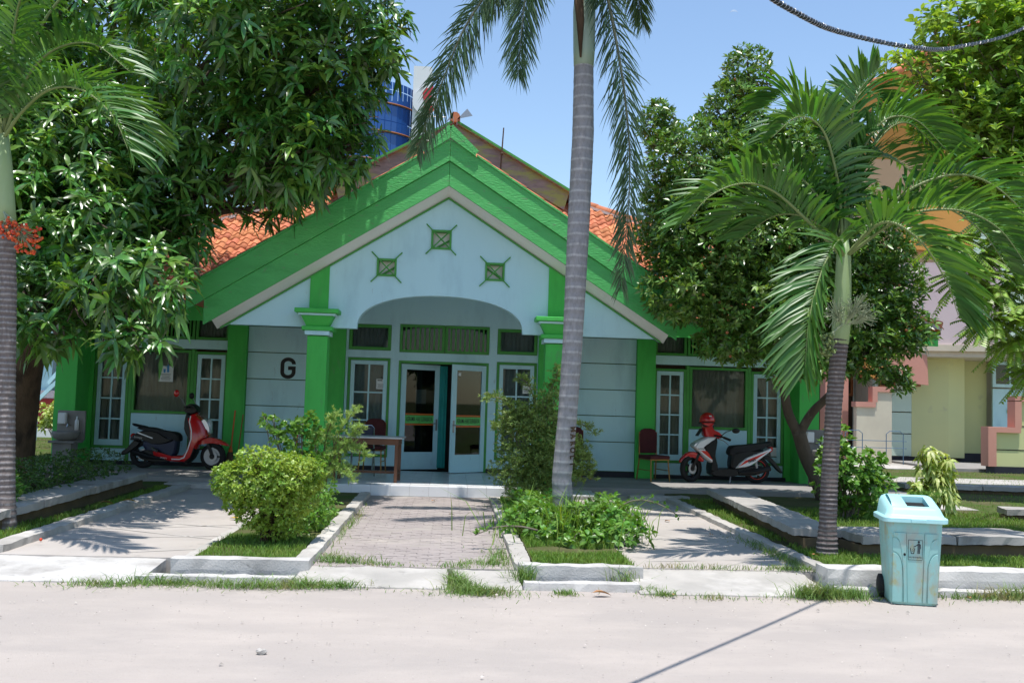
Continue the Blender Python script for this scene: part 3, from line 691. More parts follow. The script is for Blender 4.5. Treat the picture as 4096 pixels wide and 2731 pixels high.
# gable wall: quads built as columns between bottom profile and roof slope, with three square openings
ax0, ax1, zb = -1.53, 1.08, 2.665
def archz(x):
    if x <= ax0 or x >= ax1: return zb
    u = (x-(ax0+ax1)/2)/((ax1-ax0)/2); return zb+.02+.54*math.sqrt(max(0, 1-abs(u)**2.1))**.85
holes = [(-.41,-.10,3.97,4.27),(-1.25,-.95,3.51,3.78),(.46,.76,3.50,3.78)]
xs = sorted(set([-3.6,-3.5,-2.27,-1.96,ax0,ax1,1.44,1.75,3.2,3.3,XC]+[ax0+(ax1-ax0)*(1-math.cos(math.pi*k/36))/2 for k in range(1, 36)]+[v for h in holes for v in h[:2]]))
gm = MB()
def gbot(x):
    if x < -3.5: return zb+.06*( -3.5-x)/.1*1.4
    if x > 3.2: return zb+.06*(x-3.2)/.1*1.4
    return archz(x)
def slab(xa, xb, za0, zb0, za1, zb1):
    y0, y1 = 15.0, 15.16
    v = [(xa,y0,za0),(xb,y0,zb0),(xb,y0,zb1),(xa,y0,za1),(xa,y1,za0),(xb,y1,zb0),(xb,y1,zb1),(xa,y1,za1)]
    gm.add(v, [(0,1,2,3),(5,4,7,6),(0,4,5,1),(3,2,6,7)])
for xa, xb in zip(xs[:-1], xs[1:]):
    m_ = (xa+xb)/2; h = [q for q in holes if q[0]-1e-6 < m_ < q[1]+1e-6]
    if h:
        q = h[0]; slab(xa, xb, gbot(xa), gbot(xb), q[2], q[2]); slab(xa, xb, q[3], q[3], gz_(xa), gz_(xb))
    else: slab(xa, xb, gbot(xa), gbot(xb), gz_(xa), gz_(xb))
for q in holes:
    for x in q[:2]: gm.add([(x,15.0,q[2]),(x,15.0,q[3]),(x,15.16,q[3]),(x,15.16,q[2])], [(0,1,2,3)])
for x in (-3.6, 3.3): gm.add([(x,15.0,gbot(x)),(x,15.0,gz_(x)),(x,15.16,gz_(x)),(x,15.16,gbot(x))], [(0,1,2,3)])
gw_ = part('gable_wall', gm, m_wallw)
for q in holes:
    g_ = part('vent_frame', frame(q[0]-.005, q[1]+.005, q[2]-.005, q[3]+.005, 14.975, 15.12, .032), m_frameg)
    cx, cz, e = (q[0]+q[1])/2, (q[2]+q[3])/2, .24
    for sg in (-1, 1): obj('cross_bar', MB().tube([(cx-e*sg,14.962-.004*sg,cz-e),(cx+e*sg,14.962-.004*sg,cz+e)], .011, 6), m_frameg, g_)
for q in holes: part('vent_lit_backing', MB().box(q[0]-.02, q[1]+.02, 15.115, 15.14, q[2]-.02, q[3]+.02), m_soffit); part('vent_brace', MB().obox((q[0]+.06 if q[0] < 0 else q[0], 15.1, q[2]+.02 if q[0] < 0 else q[3]-.06), (q[1], 15.1, q[2]+.17 if q[0] < 0 else q[2]+.02), .02, .03), m_frameg)  # white backing added so the openings look bright, like a lit attic
for sg in (-1, 1): part('rafter', MB().obox((XC, 15.5, 4.35), (XC+sg*1.5, 15.5, 3.35), .06, .12), m_frameg)
part('porch_ceiling', MB().box(-3.55, 3.25, 15.17, 18.28, 3.64, 3.67), m_wallw)
# soffit, fascia boards (two planks a side, the upper one proud), finial
def slope_box(y0, y1, zlo, zhi, xlen, sg, x0=0.0):
    xa, xb = XC+sg*x0, XC+sg*xlen; f = lambda x, z: z-SL*abs(x-XC)
    pts = [(xa, f(xa, zlo)), (xb, f(xb, zlo)), (xb, f(xb, zhi)), (xa, f(xa, zhi))]
    return MB().xz(pts, y0, y1)
FY = 14.60; FZ = 4.91   # fascia plane and its lower apex
for sg in (-1, 1):
    xl = 3.52 if sg < 0 else 3.5
    f = lambda x, z: z-SL*abs(x-XC)
    xa, xb = XC, XC+sg*xl
    part('soffit', MB().add([(xa,14.998,4.80),(xb,14.998,f(xb,4.80)),(xb,FY+.03,f(xb,FZ)),(xa,FY+.03,FZ),(xa,14.998,4.84),(xb,14.998,f(xb,4.84)),(xb,FY+.03,f(xb,FZ+.03)),(xa,FY+.03,FZ+.03)],
        [(0,1,2,3),(4,7,6,5),(0,4,5,1),(1,5,6,2),(2,6,7,3),(3,7,4,0)]), m_soffit)
    part('soffit_bead', slope_box(14.955, 14.997, 4.772, 4.798, xl-.05, sg), m_frameg)
    fa = part('fascia_board', slope_box(FY-.01, FY+.028, FZ-.005, FZ+.372, xl+.12, sg, .002), m_board, bevel=.004)
    fb = part('fascia_board', slope_box(FY-.05, FY+.022, FZ+.377, FZ+.715, xl+.38, sg, .002), m_board, bevel=.004)
    obj('edge_strip', slope_box(FY-.07, FY+.04, FZ+.717, FZ+.75, xl+.4, sg, .42), m_board, fb)
    # steep finial over the apex
    m = MB(); x1 = XC+sg*.40; m.xz([(XC+sg*.003,FZ+.72),(x1,FZ+.72-SL*.40-.02),(x1,FZ+.76-SL*.40),(XC+sg*.003,FZ+.905)], FY-.10, FY-.052); part('finial', m, m_board, bevel=.003)
    part('finial_edge', MB().obox((XC+sg*.006,FY-.085,FZ+.905),(x1+sg*.02,FY-.085,FZ+.76-SL*.40), .07, .035, (0,1,0)), m_board)
    # portico roof deck and verge tiles
    dk = part('portico_roof', slope_box(FY+.035, 21.2, 5.43, 5.53, xl+.4, sg), m_terra)
    vt = MB()
    for k in range(13):
        xa = XC+sg*(.30+k*.285); xb = XC+sg*(.30+(k+1)*.285+.02)
        vt.tube([(xa,FY+.16,FZ+.715-SL*abs(xa-XC)),(xb,FY+.16,FZ+.725-SL*abs(xb-XC))], [.085,.095], 10)
        obj('verge_tile', vt, m_terra, dk, smooth=True); vt = MB()
# --- main roof: front slope with single tiles, hips, back
EY, EZ, TY, TZ = 16.85, 3.17, 22.4, 6.52; KS = (TZ-EZ)/(TY-EY); EXL, EXR, TXL, TXR = -8.9, 8.9, -2.7, 2.4
zy = lambda y: EZ-.06+KS*(y-EY)
fs_v = [(EXL,EY,EZ-.06),(-3.6,EY,EZ-.06),(3.28,EY,EZ-.06),(EXR,EY,EZ-.06),(TXR,TY,TZ-.06),(TXR,TY,TZ-.06),(-3.6,18.35,zy(18.35)),(TXL,TY,TZ-.06),(TXL,TY,TZ-.06),(3.28,18.35,zy(18.35))]
rf = part('roof', MB().add([(EXL,EY,EZ-.06),(EXR,EY,EZ-.06),(TXR,TY,TZ-.06),(TXL,TY,TZ-.06),(EXL,29.5,EZ-.06),(EXR,29.5,EZ-.06),(TXR,25,TZ-.06),(TXL,25,TZ-.06),
    (EXL,EY,EZ-.12),(EXR,EY,EZ-.12),(EXR,29.5,EZ-.12),(EXL,29.5,EZ-.12)],
    [(1,5,6,2),(4,0,3,7),(5,4,7,6),(3,2,6,7),(1,9,10,5),(4,11,8,0),(5,10,11,4)]).add(fs_v, [(0,1,6,7),(7,6,5,8),(2,3,4,9)]), m_terra)
tw, tl = .215, .30
def tile_mb():
    m = MB(); pr = [(-.5,.012),(-.36,.0),(-.2,.004),(-.06,.03),(.1,.058),(.26,.06),(.4,.042),(.52,.016)]
    n = len(pr)
    for yv, dz in ((0., .022), (1., .0)):
        for x, z in pr: m.v.append((x*tw*1.04, yv*tl*1.06, z+dz))
    for x, z in pr: m.v.append((x*tw*1.04, .004, z+.004))
    for i in range(n-1): m.f += [(i, i+1, n+i+1, n+i), (2*n+i, 2*n+i+1, i+1, i)]
    return m
TM = tile_mb(); pit_ = math.atan(KS); cs_ = math.cos(pit_); exact = []; mass = []
row = 0; y = EY-.04
while y < TY-.1:
    u = (y-EY)/(TY-EY); xl = EXL+(TXL-EXL)*max(0,u)+.05; xr = EXR+(TXR-EXR)*max(0,u)-.05; k = math.ceil((xl)/tw)
    while k*tw < xr:
        x = k*tw; zc = EZ+KS*(y-EY)-.03; inside = abs(x-XC) < 3.2 and zc < 5.50-SL*abs(x-XC)-.1
        if not inside:
            pr_ = (-5.3 < x < -2.2 and y < 20.6) or (1.6 < x < 4.4 and y > 17.2) or (4.0 < x < 4.7 and y < 18)
            (exact if pr_ else mass).append((x+random.uniform(-.004,.004), y, zc+random.uniform(-.003,.005), random.uniform(-.02,.02)))
        k += 1
    y += .25*cs_
random.shuffle(exact); mass += exact[300:]; exact = exact[:300]; t0 = None
for x, y, z, a in exact:
    if t0 is None: t0 = o = obj('roof_tile', TM, m_rtile, rf, local=True, smooth=False)
    else: o = inst(t0, 'roof_tile', rf)
    o.location = (x-H.location.x, y-H.location.y, z); o.rotation_euler = (pit_, 0, a)
tv = np.array(TM.v); tf = np.array([q for f in TM.f for q in ((f[0],f[1],f[2]),(f[0],f[2],f[3]))]); R_ = np.array(Matrix.Rotation(pit_, 3, 'X'))
tr = tv @ R_.T; VV = np.concatenate([tr+np.array(p[:3]) for p in mass]); TT = np.concatenate([tf+i*len(tr) for i in range(len(mass))])
tri_obj('roof_tile_field', VV, TT, m_rtile2, rf, smooth=False, kind='stuff')
for sg, ex, tx in ((-1, EXL, TXL), (1, EXR, TXR)):   # hip ridges with mortar
    for k in range(16):
        p = Vector((ex,EY,EZ)).lerp(Vector((tx,TY,TZ)), k/16); q = Vector((ex,EY,EZ)).lerp(Vector((tx,TY,TZ)), (k+1.06)/16)
        obj('hip_tile', MB().tube([p+Vector((0,0,.03)), q+Vector((0,0,.03))], [.10,.085], 8), m_terra, rf, smooth=True)
    obj('hip_mortar', MB().obox((ex,EY,EZ-.0),(tx,TY,TZ-.0), .24, .06), m_mortar, rf)
    part('valley_mortar', MB().obox((XC+sg*1.4,19.9,5.06),(XC+sg*2.75,19.0,4.52), .16, .05), m_mortar)
for xa, xb in ((EXL+.05, -3.62), (3.3, EXR-.05)): part('eave_board', MB().box(xa, xb, EY-.0, EY+.04, 2.84, 3.10), m_green); part('eave_soffit', MB().box(xa, xb, EY+.05, 18.6, 2.98, 3.0), m_green)
# raised gablet with weathered barge boards
GX, GZ, GS = -.15, 7.88, .56
for sg in (-1, 1):
    f = lambda x, z: z-GS*abs(x-GX)
    for z0, z1, y0, L in ((7.42, 7.86, 21.35, 2.55), (6.95, 7.415, 21.42, 2.3)):
        xb = GX+sg*L; part('barge_board', MB().xz([(GX+sg*.004,z0),(xb,f(xb,z0)),(xb+sg*.12,f(xb,z1)),(GX+sg*.004,z1)], y0, y0+.05), m_weath, bevel=.004)
    xb = GX+sg*2.75; part('gablet_roof', MB().xz([(GX,7.87),(xb,f(xb,7.87)),(xb,f(xb,7.95)),(GX,7.95)], 21.25, 27), m_weath)
    part('gablet_edge', MB().obox((GX,21.3,7.92),(xb,21.3,f(xb,7.92)), .12, .05), m_frameg)
part('gablet_wall', MB().xz([(-2.5,6.3),(2.2,6.3),(GX,7.7)], 21.6, 21.7), m_weath); part('ridge_cap', MB().tube([(GX,21.2,7.98),(GX,22.2,7.98)], .12, 10), m_terra)
# rooftop bits
an = thing('roof_antenna', 'thin television aerial with wire elements on the roof ridge', 'antenna', (-.75, 21, 6.6))
obj('mast', MB().tube([(-.76,21,6.7),(-.83,21,8.2)], .018, 6), m_bark, an)
for z, w in ((7.9,.5),(7.6,.65),(7.35,.5)):
    obj('boom', MB().tube([(-.8,21,z),(-.35,21.0,z-.35 if z == 7.6 else z)], .010, 5), m_steel, an)
    for k in range(6): obj('element', MB().tube([(-.3-.08*k+.2,20.9,z+.05*k-.1-w*.2),(-.3-.08*k+.2,21.1,z+.05*k-.1+w*.2)], .004, 4), m_steel, an)
tag(obj('lightning_rod', MB().tube([(.90,21.2,6.4),(.93,21.2,7.1),(.96,21.2,7.78)], [.022,.02,.016], 6).ball((.94,21.2,7.18), .04, 8, 6), m_bark), 'thin rusty rod standing on the weathered roof gable', 'rod')
vn = thing('metal_sheet', 'loose bent metal flashing sheet sticking up at the roof ridge', 'metal sheet', (-.1, 21.2, 7.9))
obj('sheet', MB().add([(-.1,21.2,7.93),(.2,21.0,7.95),(.25,21.2,8.02),(.12,21.2,8.18)], [(0,1,2),(0,2,3)]), m_steel, vn); obj('sheet', MB().add([(-.2,21.2,7.95),(-.35,21.2,7.85),(-.18,21.2,8.12)], [(0,1,2)]), m_steel, vn)
# ================================================================ RIGHT-HAND HOUSE
m_yg = mat('paint_yellow_green', (.62,.62,.30), (.57,.58,.29), s=.8, c3=(.42,.40,.27), s3=1.4, t3=(.62,.78), rough=.7, bump=.12, bs=20)
m_pg = mat('paint_pale_green', (.55,.66,.55), (.50,.61,.52), s=.8, c3=(.45,.5,.45), s3=1.8, t3=(.6,.75), rough=.7, bump=.12, bs=20)
m_pink = mat('paint_salmon', (.60,.29,.22), (.55,.26,.20), s=1.2, c3=(.66,.5,.44), s3=2.6, t3=(.66,.75), rough=.7)
m_lil = mat('paint_lilac', (.62,.52,.52), (.57,.47,.48), s=.6, c3=(.40,.32,.35), s3=1.2, t3=(.6,.78), rough=.7)
m_oran = mat('paint_orange', (.62,.30,.07), (.56,.26,.06), s=1.2, rough=.7)
m_tim = mat('stained_timber', (.33,.12,.04), (.26,.09,.03), s=3, rough=.6)
m_pale = mat('paint_apricot', (.64,.42,.24), (.58,.38,.22), s=.8, c3=(.5,.36,.26), s3=1.5, t3=(.6,.75), rough=.7)
m_cream = mat('cream_trim', (.62,.56,.43), (.55,.49,.38), s=2, rough=.7)
B = thing('two_storey_house', 'two-storey pastel house with pink, lilac and yellow-green walls behind the garden at right', 'house', (16, 28, 0))
bp = lambda n, mb, m_, **k: obj(n, mb, m_, B, **k)
bp('wall_core', MB().box(12.8, 27, 29.1, 38, 0, 9.4).box(12.8, 15.4, 28.2, 29.09, 0, 9.4), m_cream)
for k, (a, b) in enumerate(((.32,.97),(1.0,1.62),(1.65,2.28),(2.31,3.5))): bp('wall_panel', MB().box(12.75, 13.88, 28.0, 28.2, a, b), m_pg if k < 2 else m_pg)
bp('skirting', MB().box(12.74, 15.5, 27.97, 28.19, .0, .3), m_dado)
bp('wall', MB().xy([(13.885,28.0),(14.9,27.75),(15.48,27.9),(15.48,28.2),(13.885,28.2)], .31, 3.6), m_yg)
bp('wall', MB().box(15.485, 16.75, 28.9, 29.0, .2, 3.6), m_yg); bp('skirting', MB().box(15.485, 16.75, 28.88, 28.895, .15, .42), m_dado)
d2 = bp('door', MB().box(16.78, 17.9, 28.6, 28.66, .2, 2.45), m_wallw); obj('door_sign', MB().lathe([(0,-.01),(.13,-.01),(.13,.01),(0,.01)], (17.35,28.58,1.75), 16, 'y'), m_signg, d2)
tr2 = bp('transom', frame(16.78, 17.9, 2.5, 3.3, 28.6, 28.66, .1), m_wallw); obj('pane', MB().box(16.88, 17.8, 28.62, 28.64, 2.6, 3.2), m_glassd, tr2); obj('muntin', MB().box(17.31, 17.37, 28.6, 28.65, 2.6, 3.2), m_wallw, tr2)
for x0, x1, z0, z1 in ((12.84,13.33,2.38,3.05),(13.55,14.12,2.42,2.85)):
    w_ = bp('window', frame(x0, x1, z0, z1, 27.9, 27.99, .05), m_tim); obj('pane', MB().box(x0+.05, x1-.05, 27.93, 27.95, z0+.05, z1-.05), m_dark, w_)
bp('window_hood', MB().xz([(12.75,3.35),(14.0,3.35),(14.05,2.45),(13.45,2.5),(13.2,2.75),(12.75,2.75)], 27.3, 27.4), m_pink)
bp('window_hood', MB().xz([(11.6,3.2),(12.72,3.2),(12.72,2.6),(12.1,2.6),(11.8,2.9),(11.6,2.95)], 27.2, 27.3), m_oran)
bp('entry_post', MB().box(11.05, 11.75, 27.6, 28.0, 0, 3.2), m_pink); bp('entry_post', MB().box(10.6, 11.05, 28.4, 28.6, 0, 3.3), m_tim)
bp('entry_wall', MB().box(10.6, 12.75, 29.6, 29.7, 0, 3.3), m_inner)
en = bp('entry_door', MB().box(11.9, 12.3, 29.5, 29.56, .1, 2.3), m_tim); obj('transom', frame(11.85, 12.72, 2.1, 3.0, 29.5, 29.55, .08), m_tim, en)
sw = MB().xz([(11.7,.1),(12.75,.1),(12.75,2.2),(12.2,2.2),(12.2,1.75),(11.7,1.75)], 26.9, 27.1); bp('stepped_wall', sw, m_cream)
bp('stepped_coping', MB().box(11.65,12.25,26.85,27.15,1.75,1.9).box(12.15,12.3,26.85,27.15,1.9,2.35).box(12.3,12.78,26.85,27.15,2.2,2.35), m_pink)
# near stepped wall by the ramp
bp('stepped_wall', MB().xz([(14.1,.1),(17.5,.1),(17.5,2.0),(14.75,2.0),(14.75,1.2),(14.1,1.2)], 24.0, 24.2), m_yg)
bp('stepped_coping', MB().box(13.9,14.12,23.9,24.25,.3,1.32).box(14.12,14.78,23.9,24.25,1.18,1.32).box(14.62,14.8,23.9,24.25,1.32,2.02).box(14.62,17.5,23.9,24.25,2.0,2.14), m_pink)
bp('wall_groove', MB().box(14.15,17.5,23.993,23.999,.72,.745).box(14.8,17.5,23.993,23.999,1.34,1.365), m_dark); bp('skirting', MB().box(13.88,17.5,23.97,23.99,.0,.3), m_dado)
bp('ramp', MB().box(13.0, 17.5, 24.3, 27.6, 0, .2), m_terr)
# upper floor
bp('floor_band', MB().xy([(11.4,29.5),(11.4,28.3),(15.9,26.6),(27,26.6),(27,29.5)], 3.30, 3.46), m_cream); bp('floor_band', MB().xy([(11.35,29.5),(11.35,28.2),(15.9,26.5),(27,26.5),(27,29.5)], 3.462, 3.65), m_cream)
bp('parapet', MB().xy([(11.45,28.25),(15.87,26.6),(15.87,26.8),(11.45,28.5)], 3.65, 6.1), m_lil); bp('parapet', MB().box(15.875, 27, 26.6, 26.8, 3.65, 6.15), m_pg)
bp('upper_wall', MB().box(12.3, 15.8, 28.19, 28.3, 6.0, 9.4), m_pale); bp('upper_wall', MB().box(13.6, 15.8, 28.0, 28.18, 6.6, 8.3), m_oran); bp('upper_wall', MB().box(15.81, 27, 28.1, 28.3, 3.7, 12.5), m_pg)
uw = bp('window', frame(13.0, 15.2, 4.2, 6.3, 28.5, 28.6, .1), m_tim)
# gable roof
for k in range(18):
    a = Vector((11.7,27.3,11.05)); b = Vector((21,27.3,16.8)); p, q = a.lerp(b, k/18), a.lerp(b, (k+1.05)/18)
    bp('verge_tile', MB().tube([p, q], [.16,.13], 8), m_rtile, smooth=True)
bp('barge_board', MB().xz([(11.7,10.9),(21,16.65),(21,16.05),(11.7,10.3)], 27.35, 27.42), m_oran); bp('soffit', MB().xz([(12.0,10.95),(21,16.5),(21,16.3),(12.0,10.75)], 27.43, 28.3), m_tim)
bp('roof_slope', MB().xz([(11.6,11.0),(21,16.8),(30,11.2),(30,11.0),(21,16.6),(11.6,10.8)], 27.44, 40), m_terra); bp('gable_end', MB().xz([(12.3,9.4),(27,9.4),(27,12.6),(21,15.9),(12.3,10.3)], 28.32, 28.5), m_oran)
bp('drain_pipe', MB().tube([(13.0,27.94,.4),(13.0,27.94,1.5)], .03, 8), m_pg)
m_rack = mat('rack_blue', (.07,.14,.22), rough=.5)
cr = thing('clothes_rack', 'blue tubular metal rack beside the pink post, behind the right palm', 'rack', (11.3, 26.5, .1))
for x in (10.6, 11.2, 12.4): obj('hoop', MB().tube([(x,26.5,.1),(x,26.5,1.0),(x+.1,26.5,1.08),(x+.4,26.5,1.08),(x+.5,26.5,1.0),(x+.5,26.5,.1)], .012, 6), m_rack, cr)
obj('rail', MB().tube([(10.6,26.5,.8),(13,26.5,.8)], .010, 6).tube([(10.6,26.5,.6),(13,26.5,.6)], .010, 6), m_rack, cr)
# ================================================================ LEFT NEIGHBOUR, FAR TOWER
m_redw = mat('paint_red', (.30,.02,.015), (.25,.015,.012), s=1.5, rough=.6)
NB = thing('neighbour_house', 'red and white neighbouring building with tiled step, glimpsed behind the left trees', 'house', (-14, 31, 0))
obj('wall', MB().box(-20, -10.5, 31, 38, 0, 4.2), m_inner, NB); obj('dado', MB().box(-20, -10.8, 30.2, 30.4, .35, 1.25), m_redw, NB); obj('step', MB().box(-20, -10.5, 29.0, 30.9, .1, .34), m_tilew, NB)
obj('wall', MB().box(-20, -10.8, 30.22, 30.38, 1.26, 1.5), m_lil, NB); obj('post', MB().box(-12.7, -12.4, 30.3, 30.6, 1.3, 4), m_wallw, NB); obj('roof', MB().xz([(-21,4.2),(-9.8,4.2),(-15.4,7.5)], 29, 38.5), m_terra, NB)
for k in range(3): obj('window_bar', MB().box(-11.9+k*.35, -11.85+k*.35, 30.9, 30.95, 1.5, 3.2), m_steel, NB)
sr = thing('stair_rail', 'pair of sloping white metal stair rails beside the left green column', 'railing', (-11.5, 27, .1))
obj('rail', MB().obox((-11.75,27,.85),(-10.2,27,2.5), .06, .1), m_wallw, sr); obj('rail', MB().obox((-11.3,27.4,1.7),(-10.5,27.4,2.75), .06, .1), m_wallw, sr)
for x, z in ((-11.4,1.2),(-10.5,2.15)): obj('post', MB().box(x-.03, x+.03, 26.98, 27.04, .1, z), m_wallw, sr)
m_bglass = mat('tower_glass', (.02,.09,.32), (.025,.11,.38), s=.1, rough=.18, spec=.6)
TW = thing('glass_tower', 'distant blue glazed tower with white column, seen beside the gable peak', 'tower', (-12, 125, 0))
m = MB(); 
for i in range(24):
    a0 = rad(180+i*7.5); a1 = rad(180+(i+1)*7.5); p = lambda a, z: (-13+7.0*math.cos(a), 122+7.0*math.sin(a)*.8, z)
    for z in range(0, 41, 4): obj('glass_panel', MB().add([p(a0,z+.05),p(a1-.012,z+.05),p(a1-.012,min(41,z+3.95)),p(a0,min(41,z+3.95))], [(0,1,2,3)]), m_bglass, TW) if 14 <= i < 24 and z > 26 else m.add([p(a0,z),p(a1,z),p(a1,z+4),p(a0,z+4)], [(0,1,2,3)])
obj('glass_skin', m, m_bglass, TW); obj('core', MB().box(-18, -7, 122, 140, 0, 40), m_bglass, TW)
for z in (31, 34.6, 38.2): obj('ring_band', MB().tube([(-13+7.15*math.cos(rad(a)), 122+7.15*.8*math.sin(rad(a)), z) for a in range(180, 361, 8)], .12, 6), m_tim, TW)
obj('column', MB().box(-6.2, -3.9, 117.5, 121, 0, 43.2), m_paper, TW); obj('logo_disc', MB().lathe([(0,-.1),(1.6,-.1),(1.6,.1),(0,.1)], (-4.6,117.2,38.6), 24, 'y'), m_paper, TW)
obj('logo_mark', MB().ball((-4.4,117.0,39.4), (.55,.05,.9), 12, 8).ball((-4.2,117.0,37.6), (.7,.05,.6), 12, 8).obox((-4.6,117,38.4),(-3.8,117,40.6), .1, .4), m_red, TW)
# ================================================================ RUBBISH BIN
m_under = mat('bin_hole_shade', (.01,.012,.012), rough=.9)  # near-black, paints the shade in the lid opening and bolt hole
bn = thing('rubbish_bin', 'worn mint green plastic wheeled rubbish bin standing at the road edge', 'bin', (3.965, 8.02, .0), rz=rad(-13)); bn.scale = (.88,.9,1)
def rrect(w, d, r, n=5):
    out = []
    for cx, cy, a in ((w/2-r, -d/2+r, -90), (w/2-r, d/2-r, 0), (-w/2+r, d/2-r, 90), (-w/2+r, -d/2+r, 180)):
        for k in range(n+1): out.append((cx+r*math.cos(rad(a+90*k/n)), cy+r*math.sin(rad(a+90*k/n))))
    return out
def loft(mb, rings, cap=(True, True)):
    o = len(mb.v); n = len(rings[0])
    for r in rings: mb.v += r
    for i in range(len(rings)-1):
        for j in range(n): mb.f.append((o+i*n+j, o+i*n+(j+1) % n, o+(i+1)*n+(j+1) % n, o+(i+1)*n+j))
    if cap[0]: mb.f.append(tuple(range(o+n-1, o-1, -1)))
    if cap[1]: mb.f.append(tuple(range(o+(len(rings)-1)*n, o+len(rings)*n)))
    return mb
bw = lambda z: .435+.075*z/.68; bd_ = lambda z: .37+.06*z/.68
rings = [[(x, y, z) for x, y in rrect(bw(max(z,.0))*s, bd_(z)*s, .055)] for z, s in ((0,.94),(.025,1.0),(.2,1),(.4,1),(.6,1),(.69,1.0),(.69,.93),(.4,.9))]
obj('body', loft(MB(), rings, (True, False)), m_bin, bn, local=True, smooth=True, autosm=True)
def face(u, z, out=0.0): return (u, -bd_(z)/2-out, z)
def plate(poly, o1, nm='rib_panel', m_=m_bin): return obj(nm, MB().prism(poly, lambda a, b: face(a, b, -.002), lambda a, b: face(a, b, o1)), m_, bn, local=True, bevel=.004)
def curve(p0, p1, p2, n=8): return [((1-t)**2*p0[0]+2*t*(1-t)*p1[0]+t*t*p2[0], (1-t)**2*p0[1]+2*t*(1-t)*p1[1]+t*t*p2[1]) for t in [k/n for k in range(n+1)]]
for s in (-1, 1):
    plate([(s*.07,.02),(s*.085,.60),(s*.20,.60),(s*.20,.57)]+[(s*a, b) for a, b in curve((.17,.56),(.105,.54),(.10,.02))], .012)
    plate([(s*.205,.43),(s*.205,.02),(s*.115,.02)]+[(s*a, b) for a, b in curve((.118,.30),(.13,.41),(.19,.43))], .010)
    plate([(s*.205,.555),(s*.205,.45)]+[(s*a, b) for a, b in curve((.19,.44),(.125,.43),(.112,.30))]+[(s*a, b) for a, b in curve((.11,.40),(.118,.54),(.19,.555))], .007)
plate([(-.065,.02),(.065,.02),(.082,.60),(-.082,.60)], .004)
lab = plate([(-.066,.375),(.066,.375),(.066,.545),(-.066,.545)], .0062, 'label_plate')
def on(mb): mb.v = [face(x, z, .0075-y) for x, y, z in mb.v]; return mb
ml = MB().stroke([(-.063,.378),(.063,.378),(.063,.542),(-.063,.542)], .0032, 0, .001, True)
ml.stroke([(-.045,.475),(-.037,.43),(-.015,.43),(-.007,.475)], .006, 0, .001)
ml.stroke([(.024,.512),(.024,.43)], .009, 0, .001); ml.stroke([(.036,.512),(.036,.43)], .009, 0, .001); ml.stroke([(.018,.508),(.042,.508)], .012, 0, .001); ml.stroke([(.02,.505),(.0,.492),(-.016,.487)], .007, 0, .001); ml.stroke([(.044,.508),(.047,.47)], .006, 0, .001)
for u, z in ((-.025,.465),(-.022,.455),(-.018,.477),(-.027,.448)): ml.stroke([(u-.002,z),(u+.003,z)], .005, 0, .001)
o_ = len(ml.v); 
for k in range(10): ml.v.append((.03+.011*math.cos(k*.628), 0, .527+.011*math.sin(k*.628)))
ml.f.append(tuple(range(o_, o_+10)))
obj('pictogram', on(ml), m_ink, bn, local=True)
text('FIRE PROHIBITED', .0185, m_ink, bn, XZ(0, -bd_(.4)/2-.0082, .397), ext=.0003, sx=.82)
obj('bolt_hole', MB().lathe([(0,-.002),(.012,-.002)], (-.098,-bd_(.42)/2-.012,.42), 10, 'y'), m_under, bn, local=True)
# lid: rolled skirt, shoulder and crown with a throw-in opening
lr = [[(x, y, z) for x, y in rrect(w, d, r)] for w, d, r, z in ((.575,.49,.07,.685),(.60,.515,.075,.69),(.60,.515,.075,.722),(.585,.50,.07,.73),(.545,.46,.07,.738),(.515,.43,.07,.80),(.48,.40,.06,.83),(.44,.36,.05,.842))]
lr = [[(x, y, z+(.24*(y+.02) if z > .79 else 0)) for x, y, z in r] for r in lr]; LT = lambda y: .842+.24*(y+.02)
lid = obj('lid', loft(MB(), lr, (False, False)), m_binlid, bn, local=True, autosm=True)
ox0, ox1, oy0, oy1 = -.06, .15, -.13, .13
out_ = rrect(.44, .36, .05); mtop = MB(); inn = [(max(ox0, min(ox1, x)), max(oy0, min(oy1, y))) for x, y in out_]
mtop.v = [(x, y, LT(y)) for x, y in out_]+[(x, y, LT(y)) for x, y in inn]+[(x, y, LT(y)-.06) for x, y in inn]; n = len(out_)
for j in range(n): mtop.f += [(j, (j+1) % n, n+(j+1) % n, n+j), (n+j, n+(j+1) % n, 2*n+(j+1) % n, 2*n+j)]
obj('lid_top', mtop, m_binlid, lid, local=True); obj('opening', MB().add([(ox0,oy0,LT(oy0)-.05),(ox1,oy0,LT(oy0)-.05),(ox1,oy1,LT(oy1)-.05),(ox0,oy1,LT(oy1)-.05)], [(0,1,2,3)]), m_under, lid, local=True)  # dark sheet set in the hole stands in for the shade inside
hm = MB().grid(lambda u, v: (-.20+.15*u, -.15+.3*v, .835+.24*(-.15+.3*v+.02)+.045*math.sin(math.pi*min(1, u*.5+.5))*math.sin(math.pi*v)**.4), 6, 10); obj('hump', hm, m_binlid, lid, local=True, smooth=True)
obj('lid_catch', MB().box(-.05, .09, -.268, -.255, .69, .72), m_binlid, lid, local=True, bevel=.004)
for s in (-1, 1): obj('wheel', MB().lathe([(0,-.03),(.08,-.03),(.1,-.02),(.1,.02),(.08,.03),(0,.03)], (s*.235 if s < 0 else .2, .14, .1), 20, 'x'), m_rubber, bn, local=True, smooth=True)
